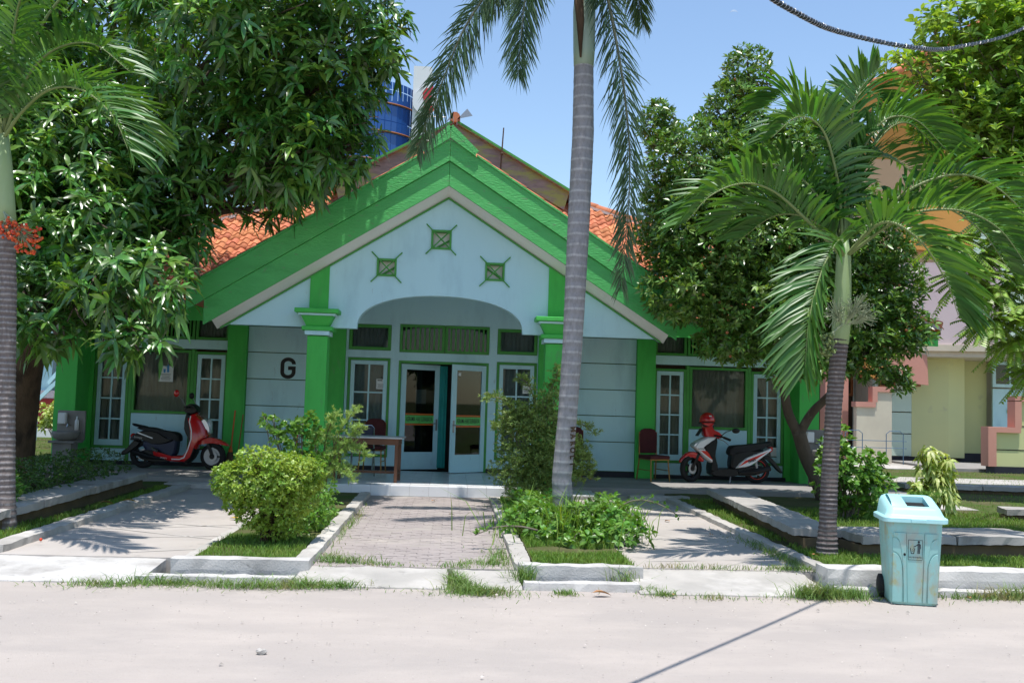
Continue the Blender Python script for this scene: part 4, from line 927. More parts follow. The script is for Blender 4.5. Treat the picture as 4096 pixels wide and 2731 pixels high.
# ================================================================ MOTOR SCOOTERS
def side(poly, hw, hw2=None):
    """extruded side profile, narrower at the outline than in the middle plane (soft cushion)"""
    hw2 = hw if hw2 is None else hw2; cx = sum(p[0] for p in poly)/len(poly); cz = sum(p[1] for p in poly)/len(poly); n = len(poly); m = MB()
    sh = lambda k: [(cx+(x-cx)*k, cz+(z-cz)*k) for x, z in poly]
    rs = [[(x, -hw, z) for x, z in sh(.86)], [(x, -hw*.8, z) for x, z in sh(.97)], [(x, -hw*.4, z) for x, z in poly], [(x, hw*.4, z) for x, z in poly], [(x, hw*.8, z) for x, z in sh(.97)], [(x, hw, z) for x, z in sh(.86)]]
    return loft(m, rs)
def smooth_poly(pts, n=36):
    P = [Vector((p[0], p[1])) for p in pts]; k = len(P); out = []
    for i in range(k):
        a, b, c, d = P[i-1], P[i], P[(i+1) % k], P[(i+2) % k]
        for t in (0, .34, .67): out.append(tuple(.5*((2*b)+(c-a)*t+(2*a-5*b+4*c-d)*t*t+(3*b-a-3*c+d)*t**3)))
    return out
def wheel(par, x, R, rim_m, turn=0, rimtape=None):
    w = bpy.data.objects.new('wheel', None)
    tyre = obj('wheel', MB().lathe([(R-.075,-.035),(R-.03,-.045),(R-.008,-.03),(R,0),(R-.008,.03),(R-.03,.045),(R-.075,.035),(R-.075,-.035)], (0,0,0), 32, 'y'), m_rubber, par, local=True, smooth=True)
    tyre.location = (x, 0, R); tyre.rotation_euler = (0, 0, turn)
    obj('rim', MB().lathe([(R-.075,-.036),(R-.095,-.03),(R-.1,0),(R-.095,.03),(R-.075,.036)], (0,0,0), 32, 'y'), rim_m, tyre, local=True, smooth=True)
    sp = MB()
    for k in range(5):
        a = k*1.2566; sp.obox((0,0,0), ((R-.085)*math.cos(a),0,(R-.085)*math.sin(a)), .03, .045, (0,1,0))
    sp.lathe([(0,-.05),(.05,-.05),(.06,0),(.05,.05),(0,.05)], (0,0,0), 16, 'y'); obj('spokes', sp, rim_m, tyre, local=True)
    obj('brake_disc', MB().lathe([(.05,-.046),(.1,-.046),(.1,-.042),(.05,-.042)], (0,0,0), 24, 'y'), m_steel, tyre, local=True)
    if rimtape: obj('rim_stripe', MB().lathe([(R-.085,-.0385),(R-.074,-.0385),(R-.074,.0385),(R-.085,.0385)], (0,0,0), 40, 'y'), rimtape, tyre, local=True)
    return tyre
def sp_(par, nm, poly, hw, m_, sm=True): return obj(nm, side(smooth_poly(poly) if sm else poly, hw), m_, par, local=True, autosm=True)
# white and red scooter, nose to the left (-x)
S1 = thing('motor_scooter', 'white and red motor scooter with red helmet on it, parked on the right terrace', 'scooter', (5.2, 17.68, .2), rz=rad(4))
wheel(S1, -.70, .255, m_plastic, rad(24)); wheel(S1, .58, .255, m_plastic, 0, m_redrim)
sp_(S1, 'front_fender', [(-.93,.36),(-.9,.44),(-.78,.55),(-.62,.56),(-.47,.44),(-.5,.38),(-.7,.47),(-.86,.4)], .065, m_red)
sp_(S1, 'fork', [(-.72,.25),(-.66,.25),(-.5,.62),(-.56,.64)], .07, m_plastic, False)
sp_(S1, 'front_cowl', [(-.69,.66),(-.62,.76),(-.42,.86),(-.25,.87),(-.3,.8),(-.45,.72),(-.52,.66),(-.47,.58),(-.3,.38),(-.3,.34),(-.45,.45),(-.62,.6)], .15, m_white, False)
sp_(S1, 'leg_shield', [(-.5,.66),(-.3,.84),(-.24,.8),(-.28,.5),(-.22,.24),(-.36,.2),(-.34,.45)], .16, m_plastic)
obj('cowl_decal', MB().xz([(-.57,.595),(-.44,.59),(-.335,.43),(-.36,.44),(-.5,.54)], -.153, -.151), m_redrim, S1, local=True)
text('HONDA', .045, m_ink, S1, XZ(-.535, -.155, .625), ext=.0005)
sp_(S1, 'headlight', [(-.70,.66),(-.66,.73),(-.5,.77),(-.46,.75),(-.6,.68)], .13, m_lens)
sp_(S1, 'floorboard', [(-.36,.22),(-.2,.27),(.12,.27),(.2,.2),(.12,.13),(-.3,.13)], .15, m_plastic)
sp_(S1, 'under_seat', [(.06,.25),(.04,.45),(.12,.6),(.5,.62),(.7,.62),(.5,.42),(.3,.28)], .13, m_plastic)
sp_(S1, 'rear_panel', [(.10,.27),(.18,.37),(.32,.48),(.62,.60),(.80,.67),(.83,.64),(.72,.56),(.56,.44),(.40,.33),(.30,.30)], .165, m_white, False)
obj('panel_decal', MB().xz([(.16,.31),(.3,.43),(.52,.52),(.74,.61),(.5,.46),(.34,.40)], -.168, -.1665), m_redrim, S1, local=True)
text('Beat', .085, m_ink, S1, XZ(.42, -.1695, .435) @ Matrix.Rotation(rad(22), 4, 'Z'), ext=.0005, bold=.002)
sp_(S1, 'seat', [(.0,.55),(.04,.67),(.12,.70),(.3,.715),(.55,.745),(.8,.775),(.82,.74),(.7,.67),(.45,.6),(.2,.56),(.08,.5)], .13, m_seat)
obj('grab_rail', MB().tube([(.6,-.1,.72),(.82,-.1,.775),(.86,0,.78),(.82,.1,.775),(.6,.1,.72)], .014, 8), m_plastic, S1, local=True)
sp_(S1, 'tail_light', [(.78,.66),(.86,.70),(.87,.62),(.8,.58)], .08, m_tail); sp_(S1, 'rear_fender', [(.72,.55),(.86,.48),(1.05,.26),(1.07,.2),(1.0,.24),(.8,.44),(.66,.5)], .07, m_plastic)
sp_(S1, 'engine', [(.1,.16),(.1,.27),(.4,.33),(.66,.33),(.66,.2),(.4,.14)], .12, m_plastic); obj('exhaust', MB().tube([(.2,-.13,.2),(.5,-.15,.23),(.78,-.16,.30)], [.02,.055,.055], 10), m_plastic, S1, local=True)
obj('shock_absorber', MB().tube([(.54,-.12,.28),(.48,-.12,.55)], .028, 8), m_steel, S1, local=True); obj('kickstand', MB().tube([(.05,-.08,.18),(-.02,-.2,.0)], .012, 6), m_steel, S1, local=True)
sp_(S1, 'handlebar_cowl', [(-.47,.86),(-.49,1.02),(-.43,1.14),(-.36,1.12),(-.32,1.0),(-.2,.94),(-.12,.86),(-.2,.82),(-.34,.84)], .13, m_red)
obj('handlebar', MB().tube([(-.3,-.12,.88),(-.2,-.28,.86),(-.12,-.40,.82)], .018, 8).tube([(-.3,.12,.88),(-.2,.28,.86),(-.15,.36,.84)], .018, 8), m_plastic, S1, local=True)
obj('grip', MB().tube([(-.18,-.3,.85),(-.1,-.42,.81)], .024, 8), m_rubber, S1, local=True); obj('brake_lever', MB().tube([(-.27,-.2,.83),(-.18,-.3,.79),(-.12,-.38,.72)], .007, 6), m_chrome, S1, local=True)
obj('mirror', MB().tube([(-.22,-.26,.88),(-.14,-.32,.96),(-.06,-.36,.99)], .008, 6).ball((.02,-.38,.985), (.075,.02,.05), 12, 8), m_plastic, S1, local=True, smooth=True)
obj('mirror', MB().tube([(-.28,.2,.88),(-.26,.28,.98)], .008, 6).ball((-.22,.3,1.02), (.07,.02,.05), 12, 8), m_plastic, S1, local=True, smooth=True)
obj('number_plate', MB().add([(-.60,-.1,.86),(-.60,.1,.86),(-.51,.1,1.0),(-.51,-.1,1.0)], [(0,1,2,3)]), m_ink, S1, local=True)
hl = thing('helmet', 'red open-face helmet hung on the handlebar of the white scooter', 'helmet', (4.77, 17.55, 1.36))
sh = MB(); sh.grid(lambda u, v: (.145*math.cos(u*6.283)*math.sin(v*2.1), .15*math.sin(u*6.283)*math.sin(v*2.1), .15*math.cos(v*2.1)), 28, 12); sh.xform(Matrix.Rotation(rad(18), 4, 'Y') @ Matrix.Rotation(rad(14), 4, 'X'))
obj('shell', sh, m_red, hl, local=True, smooth=True); ln = MB().ball((0,0,0), (.13,.135,.13), 16, 10); obj('lining', ln, m_dark, hl, local=True)
obj('visor_trim', MB().tube([(.15*math.cos(rad(a)), -.15*math.sin(rad(a)), -.055+.02*math.sin(rad(a))) for a in range(0, 181, 15)], .012, 6), m_plastic, hl, local=True); obj('badge', MB().box(.0,.05,-.142,-.136,.07,.09), m_paper, hl, local=True)
# red scooter, nose to the right (+x)
S2 = thing('motor_scooter', 'glossy red and black motor scooter parked on the left terrace', 'scooter', (-4.9, 17.6, .2), rz=rad(-3))
wheel(S2, .63, .245, m_plastic, rad(-12)); wheel(S2, -.62, .245, m_plastic); obj('rim_shine', MB().lathe([(R_, -.0345) for R_ in (.085,.16)], (.63,0,.245), 24, 'y'), m_steel, S2, local=True)
sp_(S2, 'front_fender', [(.36,.45),(.42,.55),(.58,.59),(.78,.54),(.92,.44),(.8,.46),(.58,.48)], .075, m_red)
sp_(S2, 'fork', [(.6,.25),(.66,.25),(.52,.6),(.46,.6)], .07, m_plastic, False)
sp_(S2, 'leg_shield', [(.17,.1),(.22,.5),(.12,.75),(.15,1.02),(.22,1.02),(.3,.7),(.34,.3)], .16, m_plastic)
sp_(S2, 'front_cowl', [(.2,.98),(.3,1.02),(.42,.9),(.52,.72),(.54,.6),(.42,.52),(.36,.42),(.28,.2),(.2,.13),(-.1,.14),(-.40,.22),(-.43,.3),(-.36,.27),(-.1,.2),(.12,.2),(.2,.3),(.27,.55),(.26,.75)], .165, m_red, False)
obj('silver_stripe', MB().stroke([(.245,.96),(.225,.86),(.27,.7),(.27,.55),(.22,.36),(.16,.22),(.08,.185),(-.06,.185)], .018, -.169, -.1675), m_white, S2, local=True)
text('SPORTY', .035, m_paper, S2, XZ(-.2, -.1685, .2) @ Matrix.Rotation(rad(-8), 4, 'Z'), ext=.0005)
sp_(S2, 'headlight', [(.38,.86),(.47,.92),(.56,.8),(.58,.66),(.5,.74),(.36,.8)], .10, m_lens); obj('wind_lens', MB().ball((.53,0,.78), (.06,.09,.15), 12, 8), m_lens, S2, local=True, smooth=True)
sp_(S2, 'under_seat', [(-.62,.4),(-.5,.58),(-.2,.62),(-.02,.58),(.0,.42),(-.06,.22),(-.36,.2)], .12, m_navy)
sp_(S2, 'rear_body', [(-.84,.5),(-.78,.6),(-.6,.68),(-.35,.66),(-.15,.55),(-.04,.52),(-.2,.45),(-.42,.44),(-.62,.5)], .15, m_plastic); obj('body_stripe', MB().obox((-.7,-.152,.64),(-.42,-.154,.545), .004, .02), m_white, S2, local=True)
text('Scoopy', .05, m_steel, S2, XZ(-.68, -.1535, .555) @ Matrix.Rotation(rad(-6), 4, 'Z'), ext=.0005)
sp_(S2, 'seat', [(-.74,.72),(-.6,.74),(-.45,.73),(-.25,.68),(-.05,.66),(.03,.6),(.04,.5),(-.04,.52),(-.2,.57),(-.5,.64)], .13, m_seat); obj('rear_spoiler', MB().tube([(-.6,-.08,.73),(-.8,-.06,.77),(-.84,0,.78),(-.8,.06,.77),(-.6,.08,.73)], .018, 8), m_plastic, S2, local=True)
sp_(S2, 'rear_fender', [(-.78,.5),(-.9,.36),(-1.0,.28),(-.98,.22),(-.84,.3),(-.66,.46)], .08, m_plastic); sp_(S2, 'engine', [(-.66,.18),(-.66,.3),(-.4,.36),(-.1,.26),(-.1,.14),(-.4,.12)], .12, m_plastic)
obj('tail_light', MB().ball((-.82,0,.57), (.05,.08,.05), 10, 8), m_tail, S2, local=True); obj('exhaust', MB().tube([(-.2,-.12,.18),(-.5,-.15,.22),(-.76,-.16,.3)], [.02,.05,.05], 10), m_plastic, S2, local=True); obj('exhaust_guard', MB().tube([(-.42,-.19,.37),(-.3,-.19,.32)], .026, 8), m_chrome, S2, local=True)
sp_(S2, 'handlebar_cowl', [(.12,1.02),(.12,1.12),(.2,1.18),(.3,1.14),(.34,1.04),(.24,1.0)], .14, m_plastic); obj('handlebar', MB().tube([(.2,-.36,1.12),(.2,.36,1.12)], .02, 8), m_plastic, S2, local=True)
mA = obj('mirror', MB().ball((.03,-.34,1.36), (.05,.03,.065), 12, 8), m_red, S2, local=True, smooth=True); obj('mirror_stalk', MB().tube([(.2,-.3,1.12),(.12,-.33,1.26),(.04,-.34,1.34)], .008, 6), m_steel, mA, local=True)
mA = obj('mirror', MB().ball((.08,.34,1.32), (.05,.03,.06), 12, 8), m_plastic, S2, local=True, smooth=True); obj('mirror_stalk', MB().tube([(.2,.3,1.12),(.13,.33,1.25),(.08,.34,1.3)], .008, 6), m_steel, mA, local=True)
# ================================================================ TABLE, CHAIRS, BROOMS, WASH STANDS
tb = thing('wooden_table', 'brown wooden table with pale laminate top at the edge of the tiled porch', 'table', (-1.32, 15.72, .24), rz=rad(-3))
obj('tabletop', MB().box(-.6,.56,-.32,.32,.70,.725), m_lamin, tb, local=True, bevel=.004); obj('apron', MB().box(-.55,.5,-.28,.28,.60,.698), m_wood, tb, local=True)
for x in (-.52,.47):
    for y in (-.25,.25): obj('leg', MB().box(x-.025,x+.025,y-.025,y+.025,0,.60), m_wood, tb, local=True, bevel=.003)
obj('stretcher', MB().box(.455,.485,-.224,.224,.12,.16), m_wood, tb, local=True); obj('stretcher', MB().box(-.49,.44,-.015,.015,.125,.165), m_wood, tb, local=True)
fc = thing('folding_chair', 'dark folding chair with chrome frame behind the porch table', 'chair', (-1.52, 16.75, .24), rz=rad(8))
for s in (-.2,.2):
    obj('leg', MB().tube([(s,-.22,0),(s*.97,.0,.45),(s*.95,.16,.82)], .012, 8), m_chrome, fc, local=True); obj('leg', MB().tube([(s*.9,.24,0),(s*.92,-.16,.45)], .012, 8), m_chrome, fc, local=True)
obj('back_frame', MB().tube([(-.19,.16,.82),(-.15,.17,.86),(.15,.17,.86),(.19,.16,.82)], .012, 8), m_chrome, fc, local=True); obj('backrest', MB().box(-.18,.18,.13,.16,.62,.84), m_navy, fc, local=True, bevel=.012); obj('seat', MB().box(-.2,.2,-.2,.18,.43,.47), m_seat, fc, local=True, bevel=.015)
def stackchair(label, loc, rz):
    c = thing('padded_chair', label, 'chair', loc, rz=rz)
    bk = MB().xz([(-.2,.5),(.2,.5),(.2,.86),(.15,.94),(.07,.965),(-.07,.965),(-.15,.94),(-.2,.86)], .19, .235); obj('backrest', bk, m_maroon, c, local=True, bevel=.015)
    obj('seat', MB().box(-.22,.22,-.22,.2,.41,.475), m_maroon, c, local=True, bevel=.02); obj('seat_frame', MB().box(-.215,.215,-.215,.195,.39,.409), m_gold, c, local=True)
    for s in (-.19,.19):
        obj('leg', MB().tube([(s,-.19,.4),(s*1.1,-.23,0)], .013, 6), m_gold, c, local=True); obj('leg', MB().tube([(s,.21,.9),(s,.2,.4),(s*1.1,.25,0)], .013, 6), m_gold, c, local=True)
        obj('stretcher', MB().tube([(s*1.07,-.21,.2),(s*1.07,.22,.2)], .008, 6), m_gold, c, local=True)
    return c
stackchair('maroon padded chair against the wall behind the porch table', (-1.42, 17.62, .24), rad(-6)); stackchair('maroon padded chair beside the right green column', (3.82, 17.75, .2), rad(22)); stackchair('maroon padded chair mostly hidden behind the tall palm trunk', (2.35, 17.7, .2), rad(12))
br = thing('broom', 'orange-handled broom leaning by the left green column', 'broom', (-4.06, 18.05, .2)); obj('handle', MB().tube([(-4.06,18.0,.55),(-4.05,18.16,1.27)], .014, 8), m_signo, br); obj('ferrule', MB().tube([(-4.06,18.0,.62),(-4.06,17.97,.5)], [.02,.045], 8), m_signo, br); obj('bristles', MB().tube([(-4.06,17.97,.5),(-4.06,17.9,.2)], [.05,.10], 8), m_bark, br)
m2 = thing('mop', 'thin stick mop standing beside the broom', 'mop', (-3.92, 18.05, .2)); obj('handle', MB().tube([(-3.93,18.0,.45),(-3.90,18.16,1.2)], .011, 8), m_tim, m2); obj('head', MB().tube([(-3.93,18.0,.46),(-3.93,17.96,.22)], [.015,.02], 8), m_gold, m2)
rb = thing('red_pole', 'short red pole showing above the shrubs left of the porch', 'pole', (-2.85, 17.9, .2)); obj('shaft', MB().tube([(-2.85,17.9,.2),(-2.85,17.95,1.0)], .022, 8), m_red, rb); obj('knob', MB().ball((-2.85,17.95,1.02), .032, 10, 8), m_red, rb)
m_cem = mat('cement_grey', (.20,.19,.18), (.26,.25,.235), s=4, rough=.85, bump=.3, bs=50)
def wash(label, loc, rz=0):
    w = thing('wash_stand', label, 'wash basin', loc, rz=rz)
    obj('pedestal', MB().box(-.16,.16,-.16,.16,0,.52), m_cem, w, local=True, bevel=.01); obj('ledge', MB().box(-.22,.22,-.2,.24,.52,.56), m_cem, w, local=True, bevel=.006)
    obj('bowl', MB().lathe([(.10,.56),(.19,.6),(.225,.68),(.225,.72),(.2,.72),(.17,.64),(0,.6)], (0,-.02,0), 24), m_cem, w, local=True, smooth=True); obj('backboard', MB().box(-.24,.24,.2,.25,.56,1.08), m_cem, w, local=True, bevel=.006)
    obj('dispenser', MB().box(-.2,-.06,.1,.198,.84,1.04), m_paper, w, local=True, bevel=.02); b = obj('soap_bottle', MB().lathe([(0,.74),(.035,.74),(.035,.9),(.012,.94),(.012,.98),(0,.98)], (.12,.15,0), 12), m_paper, w, local=True, smooth=True)
    obj('tap', MB().tube([(0,.2,.82),(0,.06,.84),(0,.04,.79)], .012, 8), m_chrome, w, local=True); return w
wash('grey cement wash basin on pedestal by the far left green column', (-6.72, 17.15, .12), 0); wash('grey cement wash basin behind the forked tree trunk at right', (6.85, 17.35, .16), 0)
# ================================================================ OVERHEAD CABLE, MOON
cb = thing('overhead_cable', 'bundled black overhead cable with spiral wire sagging across the upper right', 'cable', (2.4, 4.83, 3.5))
cp_ = [(-3,-.3,5.6),(-.5,2.8,4.5),(.7,4.2,4.18),(1.57,5.23,4.09),(2.24,5.99,4.18),(2.8,6.61,4.34),(3.88,7.8,4.75),(4.83,8.84,5.2),(6.86,11.01,6.37),(9.5,13.8,8.3)]
CP = spline(cp_, 160)
for s in range(4):
    pts = []
    for i, p in enumerate(CP):
        t = (CP[min(i+1, 159)]-CP[max(i-1, 0)]).normalized(); sd = t.cross(Vector((0,0,1))).normalized(); uu = sd.cross(t); a = i*.42+s*1.571; pts.append(p+(sd*math.cos(a)+uu*math.sin(a))*.0085)
    obj('strand', MB().tube(pts, .0082, 6), m_plastic, cb, smooth=True)
sw_ = MB(); pts = []
CQ = spline(cp_, 1400)
for i, p in enumerate(CQ):
    t = (CQ[min(i+1, 1399)]-CQ[max(i-1, 0)]).normalized(); sd = t.cross(Vector((0,0,1))).normalized(); uu = sd.cross(t); a = i*.75; pts.append(p+(sd*math.cos(a)+uu*math.sin(a))*.019)
obj('binding_wire', MB().tube(pts, .002, 4), m_steel, cb)
m_moon = bpy.data.materials.new('moon'); m_moon.use_nodes = True; _n = m_moon.node_tree.nodes; _k = m_moon.node_tree.links.new
_d = _n.new('ShaderNodeBsdfDiffuse'); _d.inputs[0].default_value = (.5,.5,.48,1); _t = _n.new('ShaderNodeBsdfTransparent'); _m = _n.new('ShaderNodeMixShader'); _m.inputs[0].default_value = .3
_k(_t.outputs[0], _m.inputs[1]); _k(_d.outputs[0], _m.inputs[2]); _k(_m.outputs[0], _n['Material Output'].inputs['Surface'])
c = Vector((293.4,1000,431.8)); mm = MB(); mm.ball((0,0,0), 4.6, 24, 16); o = obj('moon', mm, m_moon, smooth=True); o.location = c
bm = bmesh.new(); bm.from_mesh(o.data); vw = (Vector((0,0,1.6))-c).normalized(); 
for f in [f for f in bm.faces if not (f.normal.dot(vw) > .05 and f.normal.dot(SUN*.9-vw*.25) > .12)]: bm.faces.remove(f)  # unlit faces removed; the phase is cut into the shape
bm.to_mesh(o.data); bm.free(); tag(o, 'pale daytime half moon in the blue sky', 'moon')
# ================================================================ PLANTS
m_mango = mat('mango_leaf', (.055,.155,.028), (.115,.25,.045), s=1.6, rough=.3, spec=.7, island=.55, trans=.2, tcol=(2.0,1.9,.5))
m_mangoy = mat('mango_leaf_young', (.17,.33,.055), (.22,.38,.075), s=1.5, rough=.32, spec=.5, island=.3, trans=.3)
m_sapo = mat('sapodilla_leaf', (.085,.19,.03), (.15,.265,.05), s=1.1, rough=.3, spec=.65, island=.5, trans=.2)
m_bright = mat('bright_leaf', (.19,.34,.045), (.26,.40,.07), s=.9, rough=.38, spec=.5, island=.35, trans=.35)
m_palm = mat('palm_leaflet', (.05,.145,.028), (.08,.19,.04), s=1.5, rough=.4, spec=.5, island=.3, trans=.25, tcol=(2.2,2.0,.5))
m_palmd = mat('tall_palm_leaflet', (.05,.10,.04), (.07,.13,.055), s=1.5, rough=.4, spec=.5, island=.35, trans=.15)
m_rach = mat('rachis', (.20,.25,.09), (.16,.21,.07), s=4, rough=.5)
m_rachd = mat('rachis_dark', (.13,.13,.08), (.10,.11,.06), s=4, rough=.5)
m_shaft = mat('crownshaft', (.28,.38,.17), (.33,.42,.22), s=5, rough=.45, stretch=(1,1,.25), spec=.4)
m_shaftg = mat('crownshaft_grey', (.30,.40,.30), (.36,.44,.35), s=4, c3=(.16,.12,.12), s3=1.2, t3=(.6,.7), rough=.45, stretch=(1,1,.25))
m_dur = mat('duranta_leaf', (.22,.35,.045), (.31,.41,.075), s=2.5, c3=(.13,.25,.035), s3=2.2, t3=(.5,.65), rough=.42, spec=.45, island=.35, trans=.3)
m_mel = mat('melaleuca_leaf', (.26,.40,.10), (.34,.46,.16), s=2.5, rough=.5, island=.3, trans=.3)
m_wil = mat('shrub_leaf', (.16,.25,.06), (.22,.31,.09), s=2.0, rough=.5, island=.4, trans=.25)
m_gc = mat('groundcover_leaf', (.10,.235,.035), (.16,.31,.055), s=2.0, rough=.36, spec=.5, island=.35, trans=.3)
m_hed = mat('hedge_leaf', (.05,.12,.02), (.08,.16,.03), s=2.0, rough=.42, island=.4, trans=.2)
m_var = mat('variegated_leaf', (.26,.42,.07), (.62,.64,.28), s=22, rough=.4, island=.2, trans=.3)
m_ced = mat('feathery_green', (.12,.27,.04), (.16,.31,.06), s=3, rough=.6, island=.2, trans=.3)
m_fruit = mat('green_fruit', (.16,.22,.07), (.22,.28,.10), s=10, rough=.45, island=.25); m_fruitr = mat('red_fruit', (.60,.06,.02), (.62,.13,.03), s=12, rough=.35, island=.2)
m_stalk = mat('fruit_stalk', (.38,.42,.27), (.32,.36,.22), s=6, rough=.6); m_dry = mat('dry_leaf', (.42,.24,.09), (.35,.16,.06), s=9, rough=.7, island=.2, objr=.2); m_yel = mat('yellow_leaf', (.62,.42,.06), (.55,.36,.05), s=6, rough=.55)
A_ = np.array
m_grit = mat('grit', (.26,.23,.20), (.45,.41,.37), s=40, rough=.9, island=.4)
def tree(name, label, base, group=None): return thing(name, label, 'tree', base, group)
def limb(m, pts, r0, r1, n=14, sides=9, wob=.02):
    P = spline(pts, n); P = [p+mnoise.noise_vector(p*2.3)*wob for p in P]; m.tube(P, [r0+(r1-r0)*(i/(n-1)) for i in range(n)], sides); return P
# ---- mango tree
MT = tree('mango_tree', 'large dark mango tree hanging over the left half of the guest house', (-7.05, 16.0, .1))
tm = MB(); limb(tm, [(-7.05,16.0,-.1),(-7.02,16.0,.9),(-6.9,15.9,1.9),(-6.7,15.7,3.4)], .29, .21, sides=12)
tm.tube([(-7.05,16.0,-.1),(-7.05,16.0,.15),(-7.04,16.0,.45)], [.44,.34,.28], 12); obj('trunk', tm, m_bark, MT, smooth=True)
mcl = [(-6.2,12.6,5.6,1.7,2.0,1.6),(-4.7,12.4,6.3,1.5,1.8,1.3),(-3.2,12.8,6.4,1.4,1.7,1.2),(-2.2,13.0,6.0,1.05,1.3,1.1),(-2.3,12.6,7.2,1.5,1.5,.9),(-4.4,12.6,7.6,1.9,1.8,.9),(-6.6,12.8,7.3,1.6,1.8,1.2),
    (-4.9,12.2,4.7,1.2,1.5,.9),(-3.3,12.4,4.7,1.0,1.2,.75),(-2.15,12.7,4.85,.85,1.1,.6),(-5.6,11.6,3.7,1.1,1.4,.9),(-4.4,11.2,3.4,.9,1.0,.7),(-3.75,11.0,2.75,.75,.8,.55),(-5.0,11.2,2.6,.9,1.0,.55),(-6.2,12.2,2.6,.9,1.1,.7),(-3.3,11.6,3.5,.32,.5,.4),
    (-4.35,10.6,2.2,.42,.5,.22),(-3.45,10.6,2.15,.35,.4,.2),(-1.15,12.8,6.5,.45,.8,.5),(-1.5,13.0,5.5,.3,.5,.35),(-1.3,12.9,5.05,.28,.4,.3),(-1.4,12.9,5.95,.4,.5,.4),(-1.75,12.9,5.3,.5,.5,.4),(-3.35,11.9,3.75,.3,.4,.3),(-3.9,11.2,3.2,.4,.5,.4),(-2.5,12.4,4.05,.42,.45,.3),(-2.15,12.5,4.3,.35,.4,.28),(-3.55,12.0,3.9,.35,.4,.35),(-3.7,11.8,4.15,.8,.8,.6),(-4.7,11.6,4.1,.9,.9,.7),(-6.0,11.4,4.7,1.1,1.0,.9),(-5.4,11.2,5.6,1.0,.9,.8),(-2.45,12.9,4.62,.75,.6,.5),(-1.75,13.0,4.95,.5,.5,.4),(-3.4,12.6,4.75,.7,.6,.55),(-4.1,12.0,4.7,.8,.7,.6),(-3.95,11.6,3.6,.6,.6,.5),(-4.9,11.4,3.3,.7,.7,.6)]
mcl = [(x*k, y*k, 1.6+(z-1.6)*k, a*k, b*min(k,1.1), c*k) for x, y, z, a, b, c in mcl for k in ((1.04 if x > -3.25 and z > 4.5 else 1.27 if z > 5.4 else 1.07 if z < 3.0 else 1.16),)]
lm = MB(); r_ = random.Random(3)
for cx, cy, cz, rx, ry, rz in mcl:
    a = Vector((-6.7,15.7,3.4)) if cz > 4 else Vector((-6.85,15.85,2.4)); c_ = Vector((cx,cy,cz)); mid = a.lerp(c_, .5)+Vector((0,.2,.55 if cz < 4 else .2)); P = limb(lm, [a, mid, c_], .085, .03, 12, 7, .05)
    for k in range(7):
        e = c_+Vector((r_.uniform(-1,1)*rx, r_.uniform(-1,.6)*ry, r_.uniform(-1,.8)*rz)); limb(lm, [P[8], (P[8]+e)/2+Vector((0,0,.15)), e], .025, .008, 7, 5, .04)
obj('branch', lm, m_barkg, MT, smooth=True)
P, A = clump_pts(mcl, 5600, .55); keep = ~((P[:,2] > 6.9) & (RNG.uniform(0,1,len(P)) < .25)); P, A = P[keep], A[keep]
A = unit(A*.7+A_([0,-.15,.55])+RNG.normal(0,.35,A.shape)); o = tri_obj('crown', *whorls(P, A, 11, .245, .06, el=(-15,50), droop=.45, wave=.12), m_mango, MT, kind='stuff')
# nearest leaf clusters as single pieces
cv = []
for k in range(5):
    V, T = whorls(A_([[0,0,0.]]), A_([[0,0,1.]]), 13, .26, .064, el=(-10,55), droop=.45, wave=.12); me_o = tri_obj('leaf_cluster', V+A_(MT.location), T, m_mangoy if k > 2 else m_mango, MT); cv.append(me_o)
P2, A2 = clump_pts([c for c in mcl if c[1] < 15], 900, .9); f_ = (A2[:,1] < -.1); P2, A2 = P2[f_], A2[f_]; P2 = P2[np.argsort(P2[:,1])][:230]; A2 = A2[np.argsort(P2[:,1])] if False else A2[:len(P2)]
for i, p in enumerate(P2):
    o = cv[i] if i < 5 else inst(cv[int(RNG.integers(0, 5))], 'leaf_cluster', MT); o.location = Vector(p)-MT.location
    ax = Vector((RNG.normal(0,.3), -.35+RNG.normal(0,.25), .8)).normalized(); o.rotation_euler = (Matrix.Rotation(RNG.uniform(0,6.28), 3, ax) @ ax.to_track_quat('Z','Y').to_matrix()).to_euler(); s = RNG.uniform(.85,1.2); o.scale = (s,s,s)
